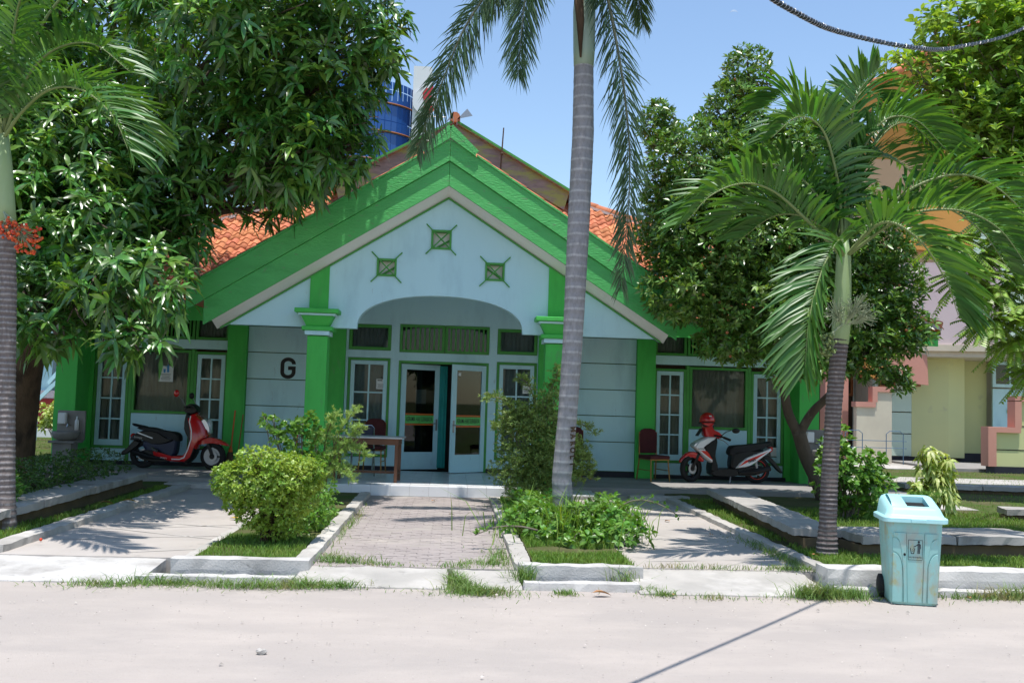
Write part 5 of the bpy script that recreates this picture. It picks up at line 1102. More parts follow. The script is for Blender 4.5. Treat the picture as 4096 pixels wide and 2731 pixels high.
# ---- sapodilla
ST = tree('sapodilla_tree', 'rounded glossy-leaved tree with forked trunk before the right wing', (6.15, 15.6, .1))
tm = MB(); P0 = limb(tm, [(6.3,15.6,-.1),(6.15,15.55,.35),(5.86,15.5,.9),(5.72,15.45,1.25)], .13, .11, sides=12); limb(tm, [(5.72,15.45,1.2),(5.5,15.4,1.7),(5.35,15.2,2.4),(5.2,14.9,3.3)], .085, .06); limb(tm, [(5.74,15.45,1.2),(5.95,15.35,1.6),(6.3,15.2,2.05),(6.4,15.0,2.8)], .08, .05)
tm.ball((5.74,15.45,1.22), (.11,.1,.1), 10, 8); obj('trunk', tm, m_barkg, ST, smooth=True)
scl = [(4.2,14.2,4.2,1.5,1.5,1.0),(5.6,14.3,4.2,1.4,1.5,1.0),(3.6,14.2,5.2,.9,1.1,.8),(4.9,14.4,5.3,1.1,1.2,.8),(4.25,14.4,6.1,.55,.6,.7),(4.45,14.4,6.8,.4,.45,.5),(3.05,14.4,6.0,.3,.35,.4),(5.1,14.5,5.9,.5,.6,.4),(3.3,14.2,4.4,.55,.9,.8),
    (3.5,13.9,3.35,.8,.9,.55),(4.6,13.8,3.1,1.2,1.1,.75),(5.8,13.9,3.0,1.0,1.0,.75),(6.6,14.0,2.85,.65,.7,.45),(6.3,14.2,3.6,.9,1.0,.7),(4.2,13.7,2.55,.7,.7,.3),(5.4,13.6,2.3,.6,.6,.25),(6.2,13.6,2.25,.5,.5,.22),(4.75,13.5,2.15,.25,.3,.22),(6.55,13.6,2.0,.2,.2,.18)]
lm = MB(); r_ = random.Random(5)
for cx, cy, cz, rx, ry, rz in scl:
    a = Vector((5.2,14.9,3.3)) if cx < 5.3 else Vector((6.4,15.0,2.8)); c_ = Vector((cx,cy,cz)); P_ = limb(lm, [a, a.lerp(c_,.5)+Vector((0,.1,.1)), c_+Vector((0,0,rz*.5))], .05, .015, 10, 6, .04)
    for k in range(6):
        e = c_+Vector((r_.uniform(-1,1)*rx, r_.uniform(-1,.7)*ry, r_.uniform(-.7,1)*rz)); limb(lm, [P_[7], (P_[7]+e)/2, e], .015, .006, 6, 4, .03)
obj('branch', lm, m_barkg, ST, smooth=True)
P, A = clump_pts(scl, 12000, .5); A = unit(A*.6+A_([0,0,.7])+RNG.normal(0,.3,A.shape)); tri_obj('crown', *whorls(P, A, 8, .115, .045, el=(0,65), droop=.15, big=False), m_sapo, ST, kind='stuff')
fr = MB()
for k in range(26):
    c = scl[r_.randrange(len(scl))]; fr.ball((c[0]+r_.uniform(-.8,.8)*c[3], c[1]-.7*c[4], c[2]-r_.uniform(.2,.8)*c[5]), .024, 8, 6)
obj('fruits', fr, m_tim, ST, smooth=True, kind='stuff')
# ---- bright-leaved tree and fern-leaved tree at the right edge
BT = tree('bright_leaved_tree', 'bright yellow-green leafy tree filling the upper right corner under the cable', (11.6, 16.3, .1))
tm = MB(); limb(tm, [(11.6,16.3,-.1),(11.5,16.3,1.8),(11.4,16.2,3.6),(11.3,16.2,5.0)], .2, .14, sides=10); obj('trunk', tm, m_barkg, BT, smooth=True)
bcl = [(8.6,12.6,6.2,1.3,1.3,1.2),(7.3,12.4,6.3,.8,.9,.9),(7.1,12.3,5.3,.75,.8,.75),(8.1,12.5,5.0,1.0,1.0,.7),(6.45,12.3,6.1,.38,.5,.6),(6.3,12.3,5.45,.25,.4,.3),(8.4,12.5,7.6,1.2,1.2,.8),(7.9,12.5,4.2,.6,.7,.5),(9.8,13,6.3,1.4,1.4,1.5),(6.35,12.3,6.85,.22,.3,.35),(6.95,12.4,7.0,.65,.7,.6),(6.0,12.3,6.3,.28,.35,.3),(7.7,12.3,5.7,.8,.8,.7),(6.7,12.3,5.8,.5,.6,.5),(7.6,12.2,6.9,.8,.8,.6),(7.4,12.3,4.9,.6,.6,.5),(7.35,12.4,4.45,.45,.5,.3)]
bcl = [(x*1.28, y*1.28, 1.6+(z-1.6)*1.28, a*1.28, b*1.2, c*1.28) for x, y, z, a, b, c in bcl]
lm = MB(); r_ = random.Random(9)
for cx, cy, cz, rx, ry, rz in bcl:
    a = Vector((11.3,16.2,5.0)); c_ = Vector((cx,cy,cz)); P_ = limb(lm, [a, a.lerp(c_,.5)+Vector((0,0,.1)), c_], .06, .018, 10, 6, .06)
    for k in range(6):
        e = c_+Vector((r_.uniform(-1,1)*rx, r_.uniform(-1,.7)*ry, r_.uniform(-.7,1)*rz)); limb(lm, [P_[7], (P_[7]+e)/2, e], .016, .006, 6, 4, .04)
obj('branch', lm, m_twig, BT, smooth=True)
P, A = clump_pts(bcl, 4200, .4); A = unit(A*.5+A_([0,0,.8])+RNG.normal(0,.3,A.shape)); tri_obj('crown', *whorls(P, A, 8, .185, .075, el=(5,60), droop=.3, fold=.35), m_bright, BT, kind='stuff')
FT = tree('fern_leaved_tree', 'light green tree with feathery compound leaves at the right picture edge', (8.4, 11.6, .1))
tm = MB(); limb(tm, [(8.4,11.6,-.1),(8.35,11.6,1.4),(8.1,11.5,2.4),(7.6,11.4,3.2)], .12, .05, sides=9); limb(tm, [(8.1,11.5,2.4),(7.5,11.4,2.85),(7.0,11.3,2.75),(6.55,11.3,3.1)], .04, .016); limb(tm, [(7.5,11.4,2.85),(7.2,11.3,3.3),(6.5,11.3,3.5)], .03, .012); limb(tm, [(6.9,11.3,2.8),(6.7,11.25,2.55),(6.4,11.25,2.95)], .016, .009)
obj('trunk', tm, m_bark, FT, smooth=True); LV = []; rm = MB(); r_ = random.Random(12)
def pinnate(base, dirv, L, n, ll, lw):
    d = Vector(dirv).normalized(); b = Vector(base); pts = [b+d*L*t-Vector((0,0,1))*.35*L*t*t for t in [k/8 for k in range(9)]]; rm.tube(pts, .004, 4)
    Bs, Ds, Ns = [], [], []
    for k in range(2, n):
        t = k/n*8; i = min(int(t), 7); p = pts[i].lerp(pts[i+1], t-i); tg = (pts[i+1]-pts[i]).normalized(); sd = tg.cross(Vector((0,0,1))).normalized(); uu = sd.cross(tg)
        for s in (-1, 1): Bs.append(p); Ds.append(sd*s+tg*.3-uu*.15); Ns.append(uu)
    LV.append(leaf4_np(A_(Bs), A_(Ds), A_(Ns), ll, lw, droop=.15))
for hub in ((6.35,11.1,3.55),(6.75,11.2,3.8),(7.2,11.2,3.95),(6.55,11.1,3.15),(7.0,11.2,3.35),(7.45,11.3,3.5),(6.45,11.0,2.75),(6.8,11.1,2.55),(7.2,11.2,2.7),(7.6,11.3,3.0),(7.15,11.2,2.2),(7.5,11.3,2.35),(6.2,11.1,3.3),(7.7,11.4,4.1),(6.0,11.1,3.75),(6.6,11.15,4.1),(6.9,11.0,2.95),(7.35,11.0,2.95)):
    for k in range(28): a = r_.uniform(0, 6.28); pinnate(hub, (math.cos(a), math.sin(a), r_.uniform(-.7,.5)), r_.uniform(.34,.55), 20, .085, .032)
tri_obj('crown', *join_np(LV), m_bright, FT, kind='stuff'); obj('leaf_stalks', rm, m_rach, FT, kind='stuff')
# ---- palms
def trunk_rings(m, P, R, sp, amp, n=16):
    pts = []; rr = []; L = 0
    for i in range(len(P)-1):
        seg = (P[i+1]-P[i]).length; k = max(1, int(seg/(sp/4)))
        for j in range(k):
            t = j/k; p = P[i].lerp(P[i+1], t); ph_ = (L+seg*t)/sp+.9*mnoise.noise(Vector((0,L*1.3+seg*t*1.3,sp*50))); f = ph_-math.floor(ph_); r = R[i]+(R[i+1]-R[i])*t; pts.append(p); rr.append(r*(1+amp*(1.0 if f < .22 else 0)-amp*.5*f)+.002*mnoise.noise(p*9))
        L += seg
    pts.append(P[-1]); rr.append(R[-1]); m.tube(pts, rr, n); return m
def frond(par, ctrl, n=40, leaf=.46, w=.036, t0=.14, upb=.55, fwd=.55, droop=.3, lm=m_palm, rm_=m_rach, r0=.018, jit=.1, bushy=False):
    R = spline(ctrl, 48); rk = MB().tube(R, [r0*(1-i/47)+.0025 for i in range(48)], 6)
    Bs, Ds, Ns, Ls = [], [], [], []
    for k in range(n):
        t = t0+(1-t0)*(k/(n-1))**.95; i = min(int(t*47), 46); p = R[i].lerp(R[i+1], t*47-i); tg = (R[i+1]-R[i]).normalized(); sd = tg.cross(Vector((0,0,1)))
        if sd.length < .25: sd = sd+(R[-1]-R[0]).cross(Vector((0,0,1))).normalized()*.3
        sd.normalize(); uu = sd.cross(tg); q = (t-t0)/(1-t0); pf = .55+.45*math.sin(math.pi*min(1, .15+q*.75)); pf *= 1 if q < .85 else 1-(q-.85)*2.2
        for s in (-1, 1):
            for e in (range(2) if bushy else (0,)):
                ub = upb+random.gauss(0, .1); f2 = fwd+q*.6+random.gauss(0, jit)
                if bushy:
                    an_ = random.uniform(0, 6.283); c_, n_ = math.cos(an_), math.sin(an_); Bs.append(p); Ds.append(sd*c_+uu*n_+tg*f2); Ns.append(uu*c_-sd*n_+Vector((0,0,.01)))
                else:
                    Bs.append(p); Ds.append(sd*s*random.uniform(.75,1.05)+uu*ub+tg*f2); Ns.append(uu-sd*s*.5)
                Ls.append(leaf*pf*random.uniform(.85,1.1))
    V, T = leaf_np(A_(Bs), A_(Ds), A_(Ns), A_(Ls), w, droop=droop*RNG.uniform(.5,1.5,len(Bs)), fold=.35, prof=(.9,1.,.6), st=(.22,.5,.8))
    fo = tri_obj('frond', V, T, lm, par); obj('rachis', rk, rm_, fo, smooth=True); return fo
def fruits(par, c, n, rad_, m_, nm='fruit_cluster', fr_=.016, start=None):
    st = MB(); fb = MB(); c = Vector(c); s0 = Vector(start) if start else c+Vector((0,0,rad_*1.4))
    rl = random.Random(int(abs(c.x)*100)); pts = []
    for k in range(n):
        d = Vector((rl.gauss(0,1), rl.gauss(0,1), rl.gauss(0,1))).normalized()*rad_*rl.uniform(.45,1); e = c+Vector((d.x, d.y, d.z*1.1)); pts.append(e); fb.ball(e, fr_*rl.uniform(.8,1.15), 7, 5)
        if k % 2 == 0: st.tube([s0.lerp(c,.4), s0.lerp(c,.8).lerp(e,.4), e], .0035, 4)
    st.tube([s0, s0.lerp(c,.5)+Vector((0,0,.03)), c], [.012,.010,.006], 6)
    o = obj(nm, st, m_stalk, par); obj('berries', fb, m_, o, smooth=True, kind='stuff'); return o
PL = tree('manila_palm', 'manila palm with red fruit cluster cut by the left picture edge', (-4.56, 10.2, .1))
P = [Vector(p) for p in ((-4.55,10.2,-.05),(-4.56,10.2,.12),(-4.57,10.2,.5),(-4.62,10.2,1.5),(-4.67,10.2,2.6),(-4.73,10.2,3.32))]
m_tr1 = band_mat('palm_trunk_dark', (.17,.14,.13), (.30,.27,.26), .06, (.09,.065,.055), width=.55, wob=1.2, noise_c=.45)
obj('trunk', trunk_rings(MB(), P, [.145,.125,.095,.085,.082,.08], .06, .05), m_tr1, PL, smooth=True)
obj('crownshaft', MB().tube([(-4.73,10.2,3.3),(-4.76,10.2,3.5),(-4.79,10.2,3.9),(-4.82,10.2,4.25)], [.095,.10,.08,.05], 14), m_shaft, PL, smooth=True)
B0 = (-4.82,10.2,4.2)
for c in (((-4.5,9.9,4.42),(-4.05,9.45,4.52),(-3.6,9.1,4.42),(-3.2,8.8,4.1),(-3.0,8.7,3.75)), ((-4.55,10.0,4.75),(-4.15,9.7,5.0),(-3.65,9.4,4.98),(-3.2,9.2,4.65)), ((-4.6,10.2,5.2),(-4.2,10.1,5.8),(-3.7,10.0,6.0),(-3.2,9.9,5.8)), ((-4.7,10.0,5.0),(-4.45,9.6,5.5),(-4.1,9.3,5.6),(-3.7,9.1,5.35)),
        ((-5.1,10.3,5.1),(-5.5,10.4,5.6),(-6.0,10.5,5.6),(-6.4,10.6,5.2)), ((-5.2,10.1,4.6),(-5.7,10.0,4.7),(-6.1,9.9,4.4)), ((-4.9,10.6,4.9),(-5.0,11.1,5.3),(-5.1,11.6,5.2)), ((-4.7,10.6,4.8),(-4.4,11.0,5.1),(-4.0,11.4,5.0),(-3.7,11.7,4.6)), ((-4.85,9.9,4.6),(-4.8,9.4,4.7),(-4.7,9.0,4.4))):
    frond(PL, (B0,)+c, n=56, leaf=.54, w=.044, upb=.9, droop=.38, jit=.16)
fruits(PL, (-4.42,9.95,3.12), 110, .17, m_fruitr, start=(-4.72,10.1,3.4)); fruits(PL, (-4.62,9.98,3.22), 70, .11, m_fruitr, start=(-4.72,10.1,3.4))
PR = tree('manila_palm', 'manila palm with drooping green fruit cluster standing beside the rubbish bin', (3.9, 9.66, .1))
P = [Vector(p) for p in ((3.89,9.66,-.05),(3.9,9.66,.12),(3.905,9.66,.4),(3.92,9.66,.9),(3.96,9.66,1.7),(4.02,9.66,2.35))]
m_tr2 = band_mat('palm_trunk_brown', (.115,.09,.085), (.24,.21,.20), .045, (.07,.05,.042), width=.5, wob=1.4, noise_c=.3)
obj('trunk', trunk_rings(MB(), P, [.125,.115,.09,.085,.082,.085], .05, .06), m_tr2, PR, smooth=True)
obj('crownshaft', MB().tube([(4.02,9.66,2.3),(4.03,9.66,2.5),(4.045,9.66,2.9),(4.05,9.66,3.2),(4.05,9.66,3.4)], [.085,.095,.085,.075,.05], 14), m_shaft, PR, smooth=True)
B0 = (4.05,9.66,3.2)
for c in (((3.6,9.5,3.55),(3.2,9.4,3.82),(2.85,9.3,3.86),(2.5,9.2,3.70),(2.25,9.15,3.42)), ((3.88,9.7,3.7),(3.62,9.75,4.05),(3.35,9.8,4.2),(3.05,9.85,4.15),(2.75,9.9,3.9)), ((3.98,9.85,4.1),(3.88,10.0,4.75),(3.65,10.2,5.1),(3.35,10.35,4.95)), ((4.3,9.9,4.1),(4.65,10.1,4.65),(5.0,10.2,4.85),(5.4,10.3,4.6)),
        ((4.6,9.6,3.85),(5.1,9.55,4.1),(5.5,9.5,4.05),(5.85,9.45,3.75),(6.1,9.4,3.3)), ((4.5,9.3,3.58),(4.95,9.1,3.64),(5.3,8.95,3.45),(5.55,8.85,3.05)), ((3.85,9.3,3.32),(3.6,9.1,2.98),(3.42,8.95,2.5),(3.36,8.9,1.98)), ((4.25,9.2,3.5),(4.5,8.95,3.3),(4.72,8.85,2.9),(4.82,8.8,2.55)),
        ((4.1,10.3,4.0),(4.2,10.9,4.2),(4.3,11.5,3.9)), ((4.45,10.1,4.3),(5.0,10.5,4.5),(5.6,10.8,4.2)), ((4.55,9.75,3.7),(5.1,9.8,3.85),(5.6,9.8,3.6),(5.95,9.8,3.15)), ((4.1,9.7,4.2),(4.15,9.6,4.9),(4.35,9.5,5.2)), ((3.75,10.1,3.8),(3.4,10.6,3.95),(3.1,11.0,3.7)), ((4.2,9.8,4.1),(4.5,9.8,4.7),(4.85,9.75,4.75),(5.2,9.7,4.4)), ((3.95,9.6,4.0),(3.75,9.5,4.5),(3.45,9.4,4.6),(3.15,9.35,4.35)), ((4.2,9.9,4.3),(4.35,10.2,5.0),(4.65,10.4,5.25),(4.95,10.5,5.0)),  ((3.8,9.8,3.6),(3.45,10.0,3.7),(3.1,10.2,3.45))):
    frond(PR, (B0,)+c, n=56, leaf=.58, w=.049, upb=.95, droop=.36, jit=.16)
fruits(PR, (3.74,9.42,2.25), 170, .15, m_fruit, start=(4.0,9.55,2.5)); 
for cc in ((3.9,9.5,2.62),(4.22,9.52,2.58),(4.1,9.45,2.68)): fruits(PR, cc, 90, .16, m_stalk, 'flower_cluster', .006, start=(4.02,9.6,2.45))
PC = tree('tall_palm', 'tall grey-trunked palm with carved bark rising before the porch', (1.46, 11.8, .1))
P = [Vector(p) for p in ((1.46,11.8,-.05),(1.46,11.8,.16),(1.42,11.8,.3),(1.39,11.8,.66),(1.44,11.8,1.4),(1.48,11.8,2.28),(1.52,11.8,3.94),(1.545,11.8,5.0),(1.53,11.8,5.92))]
m_tr3 = band_mat('palm_trunk_grey', (.31,.295,.305), (.47,.45,.45), .135, (.20,.185,.185), width=.82, wob=.9, noise_c=.55)
obj('trunk', trunk_rings(MB(), P, [.25,.19,.135,.122,.121,.125,.14,.138,.125], .135, .014, 20), m_tr3, PC, smooth=True)
rtm = MB(); r_ = random.Random(4)
for k in range(60): a = r_.uniform(0,6.28); rtm.tube([(1.46+.17*math.cos(a),11.8+.17*math.sin(a),.22),(1.46+.26*math.cos(a),11.8+.26*math.sin(a),.14),(1.46+.32*math.cos(a),11.8+.32*math.sin(a),.0)], .012, 5)
obj('root_mat', rtm, m_bark, PC, kind='stuff')
for k, ch in enumerate('MAROLI'): text(ch, .085, m_bark, PC, Matrix.Translation((1.50-PC.location.x+.0, 11.672-PC.location.y, 1.28-k*.085-PC.location.z)) @ Matrix.Rotation(rad(8), 4, 'Z') @ Matrix.Rotation(rad(90), 4, 'X') @ Matrix.Rotation(rad(-80), 4, 'Z'), name='carved_letter', ext=.004, bold=.004)
obj('crownshaft', MB().tube([(1.53,11.8,5.88),(1.53,11.8,6.1),(1.52,11.8,6.6),(1.51,11.8,7.2)], [.128,.14,.145,.10], 16), m_shaftg, PC, smooth=True)
obj('sheath', MB().tube([(1.47,11.66,5.95),(1.45,11.63,6.4),(1.40,11.62,6.9)], [.012,.05,.07], 8), m_bark, PC, smooth=True)
B0 = (1.51,11.78,7.1); kw = dict(n=150, leaf=.38, w=.019, t0=.16, upb=.0, fwd=.6, droop=.55, lm=m_palmd, rm_=m_rachd, r0=.03, jit=.25, bushy=True)
for c in (((1.68,11.65,7.05),(1.79,11.55,6.64),(2.02,11.5,5.4),(2.10,11.5,4.34),(2.02,11.5,3.05)), ((1.05,11.5,7.25),(.5,11.25,6.85),(.02,11.2,6.1),(-.27,11.2,5.32),(-.52,11.2,4.55)), ((1.2,11.3,7.2),(.85,10.7,6.9),(.68,10.55,6.2),(.62,10.5,5.3)), ((1.9,12.2,7.6),(2.3,12.8,7.7),(2.6,13.5,7.2)), ((1.2,12.3,7.7),(.8,13.0,7.8),(.3,13.6,7.3)), ((1.6,11.2,7.8),(1.7,10.4,8.0),(1.75,9.6,7.4)), ((2.1,11.8,7.9),(2.9,11.8,8.2),(3.6,11.8,7.7)), ((.9,11.9,7.9),(.1,12.0,8.2),(-.7,12.0,7.7)), ((1.5,12.0,8.2),(1.5,12.3,9.0),(1.4,12.8,9.3))):
    frond(PC, (B0,)+c, **kw)
# ---- shrubs
def shrub(name, label, base, clumps, n, per, L, W, m_, cat='shrub', stems=8, up_=.8, el=(5,70), shell=.5, big=False, droop=.15, stem_m=m_twig, jit=.3, sr=.012, group=None):
    t = thing(name, label, cat, base, group); P, A = clump_pts(clumps, n, shell); A = unit(A*.7+A_([0,0,up_])+RNG.normal(0,jit,A.shape)); ok = P[:,2] > .14; P, A = P[ok], A[ok]
    tri_obj('foliage', *whorls(P, A, per, L, W, el=el, droop=droop, big=big), m_, t, kind='stuff')
    sm = MB(); rr = random.Random(int(base[0]*50)+7)
    for k in range(stems):
        c = clumps[rr.randrange(len(clumps))]; e = Vector((c[0]+rr.uniform(-.6,.6)*c[3], c[1]+rr.uniform(-.6,.6)*c[4], c[2]+rr.uniform(.0,.6)*c[5])); b = Vector(base)+Vector((rr.uniform(-.1,.1), rr.uniform(-.1,.1), 0)); limb(sm, [b, b.lerp(e,.5)+Vector((rr.uniform(-.04,.04),0,.05)), e], sr, sr*.35, 8, 5, .02)
    obj('stems', sm, stem_m, t, smooth=True); return t
shrub('duranta_bush', 'clipped rounded yellow-green bush in the bed left of the paved path', (-1.78,9.75,.1), [(-1.78,9.7,.74,.50,.44,.29),(-1.95,9.65,.72,.40,.36,.22),(-1.6,9.72,.78,.36,.36,.24),(-1.78,9.7,.46,.36,.34,.2),(-1.7,9.75,.30,.27,.26,.14),(-2.2,9.6,.80,.13,.15,.1),(-1.35,9.65,.85,.12,.14,.1),(-1.9,9.6,1.0,.2,.2,.08),(-1.5,9.7,.55,.2,.25,.15),(-2.1,9.65,.52,.12,.2,.12)], 2600, 6, .044, .025, m_dur, stems=26, shell=.8, el=(0,70), stem_m=m_bark)
def plume(name, label, base, tips, m_, L, W, per=9, dens=7, side=.06):
    t = thing(name, label, 'shrub', base); sm = MB(); Cs, As = [], []
    for tp in tips:
        R = spline((base,)+tuple(tp), 14); sm.tube(R, [.012-.0006*i for i in range(14)], 5); r_ = random.Random(int(R[-1].x*90))
        for k in range(4, 14):
            for q in range(dens):
                d = Vector((r_.gauss(0,1), r_.gauss(0,1), r_.gauss(0,.6)+.4)).normalized(); tip = R[k]+d*side*r_.uniform(.4,2.2)
                for u in (.35,.7,1.): Cs.append(R[k].lerp(tip,u)); As.append(d*.6+Vector((0,0,.3))+(R[13]-R[8]).normalized()*.3)
    tri_obj('foliage', *whorls(A_([tuple(c) for c in Cs]), A_([tuple(a) for a in As]), per, L, W, el=(25,75), droop=.1, big=False), m_, t, kind='stuff'); obj('stems', sm, m_twig, t, smooth=True); return t
plume('feathery_shrub', 'feathery light green shrub with needle-like leaves before the left porch pillar', (-1.62,12.6,.1), [((-1.6,12.55,.6),(-1.45,12.5,1.1),(-1.25,12.4,1.42)),((-1.55,12.5,.7),(-1.3,12.4,.95),(-1.08,12.3,.85)),((-1.6,12.5,.5),(-1.4,12.4,.7),(-1.25,12.3,.55)),((-1.65,12.6,.7),(-1.6,12.5,1.1),(-1.5,12.4,1.35)),((-1.6,12.5,.6),(-1.35,12.4,1.0),(-1.15,12.35,1.2)),((-1.65,12.6,.6),(-1.75,12.5,.95),(-1.7,12.4,1.15))], m_mel, .055, .009, per=8)
shrub('leafy_shrub', 'leggy round-leaved green shrub between the clipped bush and left porch pillar', (-1.95,12.3,.1), [(-2.25,12.2,1.25,.22,.2,.12),(-2.05,12.2,1.1,.3,.25,.2),(-1.8,12.2,1.2,.2,.2,.2),(-1.9,12.2,.8,.4,.3,.3)], 170, 7, .075, .045, m_gc, big=True, stems=14, shell=.2, droop=.2)
shrub('low_shrub', 'low spreading green shrub at the foot of the clipped bush beside the path kerb', (-1.6,11.2,.1), [(-1.65,11.0,.38,.42,.6,.26),(-1.7,11.8,.4,.4,.5,.28),(-1.55,10.5,.28,.3,.35,.18)], 520, 6, .06, .03, m_gc, stems=14, shell=.4)
shrub('willowy_shrub', 'tall loose small-leaved shrub left of the tall palm trunk', (1.25,13.9,.1), [(1.25,13.8,1.0,.62,.5,.5),(1.05,13.8,.6,.5,.45,.4),(1.5,13.8,.8,.5,.45,.5),(.9,13.7,1.35,.3,.3,.28),(1.45,13.8,1.6,.28,.28,.3),(1.25,13.8,1.35,.5,.4,.3),(1.9,13.9,.75,.22,.3,.35),(1.2,13.8,.35,.4,.4,.25)], 4600, 8, .062, .015, m_wil, stems=40, up_=1.1, el=(15,75), shell=.25, sr=.009)
plume('sprawling_twigs', 'thin arching leafy twigs sprouting from the top of the tall loose shrub', (1.3,13.8,1.2), [((1.2,13.8,1.6),(1.1,13.8,1.85),(.95,13.75,1.95)),((1.4,13.8,1.7),(1.5,13.8,1.95),(1.52,13.8,2.08)),((.9,13.7,1.5),(.65,13.6,1.65),(.48,13.6,1.62)),((1.1,13.7,1.4),(.8,13.6,1.35),(.6,13.5,1.2)),((1.6,13.8,1.3),(1.9,13.8,1.3),(2.1,13.8,1.15)),((1.6,13.8,.9),(1.95,13.8,.8),(2.08,13.8,.5))], m_wil, .055, .013, per=5, dens=5)
gcb = [(1.0,10.9,.28,.42,.5,.2),(1.75,10.8,.32,.42,.5,.24),(1.35,10.4,.22,.6,.35,.14),(1.9,11.3,.35,.3,.4,.2),(.95,11.7,.3,.35,.5,.22),(1.5,10.0,.2,.5,.25,.1),(1.9,10.3,.24,.35,.35,.16)]
shrub('groundcover_plants', 'dense leafy groundcover round the base of the tall palm', (1.4,10.8,.1), gcb, 620, 6, .085, .045, m_gc, cat='plants', big=True, stems=40, shell=.35, droop=.2, el=(0,60), sr=.006)
P = A_([(1.4+RNG.normal(0,.38), 10.9+RNG.normal(0,.4), .12) for k in range(420)]); gt = tri_obj('tall_grass', *blades(P, .42, .014, 1.0), m_grass); gt['kind'] = 'stuff'; gt['label'] = 'tall arching grass blades among the plants at the palm foot'
plume('arching_spray', 'single leafy shoot arching out over the right driveway', (1.9,11.0,.35), [((2.1,10.9,.5),(2.35,10.8,.5),(2.62,10.7,.36))], m_gc, .055, .03, per=2, dens=1, side=.03)
plume('creeping_shoot', 'leafy shoot reaching over the path from the palm bed', (.95,10.1,.25), [((.75,10.0,.3),(.5,9.9,.3),(.28,9.85,.22))], m_gc, .065, .032, per=2, dens=1, side=.03)
shrub('clipped_hedge', 'low dark clipped hedge behind the left planter wall', (-5.3,13.0,.1), [(-5.3,y,.42,.52,.6,.30) for y in (10.4,11.1,11.8,12.5,13.2,13.9,14.6)], 2700, 6, .045, .022, m_hed, cat='hedge', stems=40, shell=.75)
shrub('bright_sprig', 'bright green leafy sprig at the front end of the left hedge', (-4.95,10.9,.1), [(-4.95,10.8,.48,.28,.25,.26)], 70, 7, .10, .035, m_gc, big=True, stems=8, shell=.2)
shrub('broad_leaf_bush', 'broad-leaved green bush right of the brown palm trunk', (5.55,13.0,.1), [(5.5,12.9,.75,.5,.45,.5),(5.75,12.9,.5,.45,.4,.38),(5.3,12.9,.95,.28,.3,.3),(5.35,12.9,1.3,.13,.15,.25),(5.9,12.9,.9,.2,.2,.18)], 330, 7, .10, .055, m_gc, big=True, stems=20, shell=.45, droop=.25)
shrub('variegated_plant', 'pale variegated shrub with hanging leaves behind the rubbish bin', (7.2,13.9,.1), [(7.1,13.8,.95,.16,.16,.24),(7.35,13.8,.85,.14,.14,.2),(7.2,13.8,.55,.24,.2,.26),(7.4,13.8,.5,.16,.16,.22),(6.95,13.8,.5,.14,.14,.2)], 90, 7, .14, .06, m_var, big=True, stems=12, shell=.2, droop=.9, el=(-10,40), cat='plant')
plume('feathery_conifer', 'small feathery green seedling behind the rubbish bin', (6.75,13.3,.1), [((6.75+a,13.3,.2),(6.75+a*2,13.28,.32),(6.75+a*2.4,13.25,.45)) for a in (-.07,-.03,.0,.03,.07)], m_ced, .045, .004, per=9, side=.05)
shrub('pale_sapling', 'small pale-leaved sapling on the far lawn beside the left wash basin', (-9.6,24,.1), [(-9.75,24,.95,.33,.3,.35),(-9.6,24,1.3,.2,.2,.2),(-9.9,24,.7,.2,.2,.2)], 130, 7, .12, .055, m_var, big=True, stems=8, shell=.2, droop=.6, cat='sapling')
# ---- grass, weeds, fallen leaves
def lawn_blades(name, label, regs, h, w, m_, lean=.6, zf=.12):
    Ps = []
    for x0, x1, y0, y1, n in regs:
        q = RNG.uniform(0, 1, (n, 2)); x = x0+(x1-x0)*q[:,0]; y = y0+(y1-y0)*q[:,1]; k = A_([mnoise.noise(Vector((a*1.3, b*1.3, 0))) for a, b in zip(x, y)]) > -.38; Ps.append(np.stack([x[k], y[k], np.full(k.sum(), zf)], 1))
    o = tri_obj(name, *blades(np.concatenate(Ps), h, w, lean), m_); o['kind'] = 'stuff'; o['label'] = label; return o
lawn_blades('lawn_grass', 'short sunlit lawn grass right of the right driveway', [(3.66,6.5,8.74,9.7,9000),(3.66,4.3,9.6,15,6500),(4.7,8.2,10.3,14,14000),(6.5,11,8.74,13,7000),(8,16,13,24,7000)], .05, .007, m_grass)
lawn_blades('lawn_grass', 'lawn grass in the shaded strip left of the left driveway', [(-4.45,-4.27,9.3,15,2600),(-6,-4.4,9.3,11,4000),(-12,-7.5,18,28,6000)], .055, .007, m_grass)
lawn_blades('bed_grass', 'grass in the narrow bed of the clipped yellow-green bush', [(-2.27,-1.37,8.77,12.5,8500)], .05, .006, m_grass, zf=.11); lawn_blades('bed_grass', 'grass at the foot of the tall palm', [(.81,1.73,8.77,10.6,8500),(.81,1.1,10,14.8,1500)], .055, .006, m_grass, zf=.11)
def tuft(label, spots, h, n, m_=m_grassd, lean=1.2, z=.0):
    thin = [A_([(cx+RNG.normal(0,sx*2.6), cy+RNG.normal(0,sy*2.2)-.03, z) for k in range(max(8,n//5))]) for cx, cy, sx, sy in spots]
    Ps = [A_([(cx+RNG.normal(0,sx), cy+RNG.normal(0,sy)+.05*mnoise.noise(Vector((cx*3,cy,2))), z) for k in range(int(n*RNG.uniform(.35,1.5)))]) for cx, cy, sx, sy in spots]; o = tri_obj('weeds', *join_np([blades(p, h*RNG.uniform(.6,1.35), .007, lean, .6) for p in Ps]+[blades(p, h*.42, .007, lean*1.6, .6) for p in thin]), m_); o['kind'] = 'stuff'; o['label'] = label
tuft('straggling weeds along the road edge in front of the left drain', [(x, 8.12+.05*math.sin(x*5), .16, .045) for x in np.arange(-2.85, -.75, .21)], .07, 190, lean=1.8)
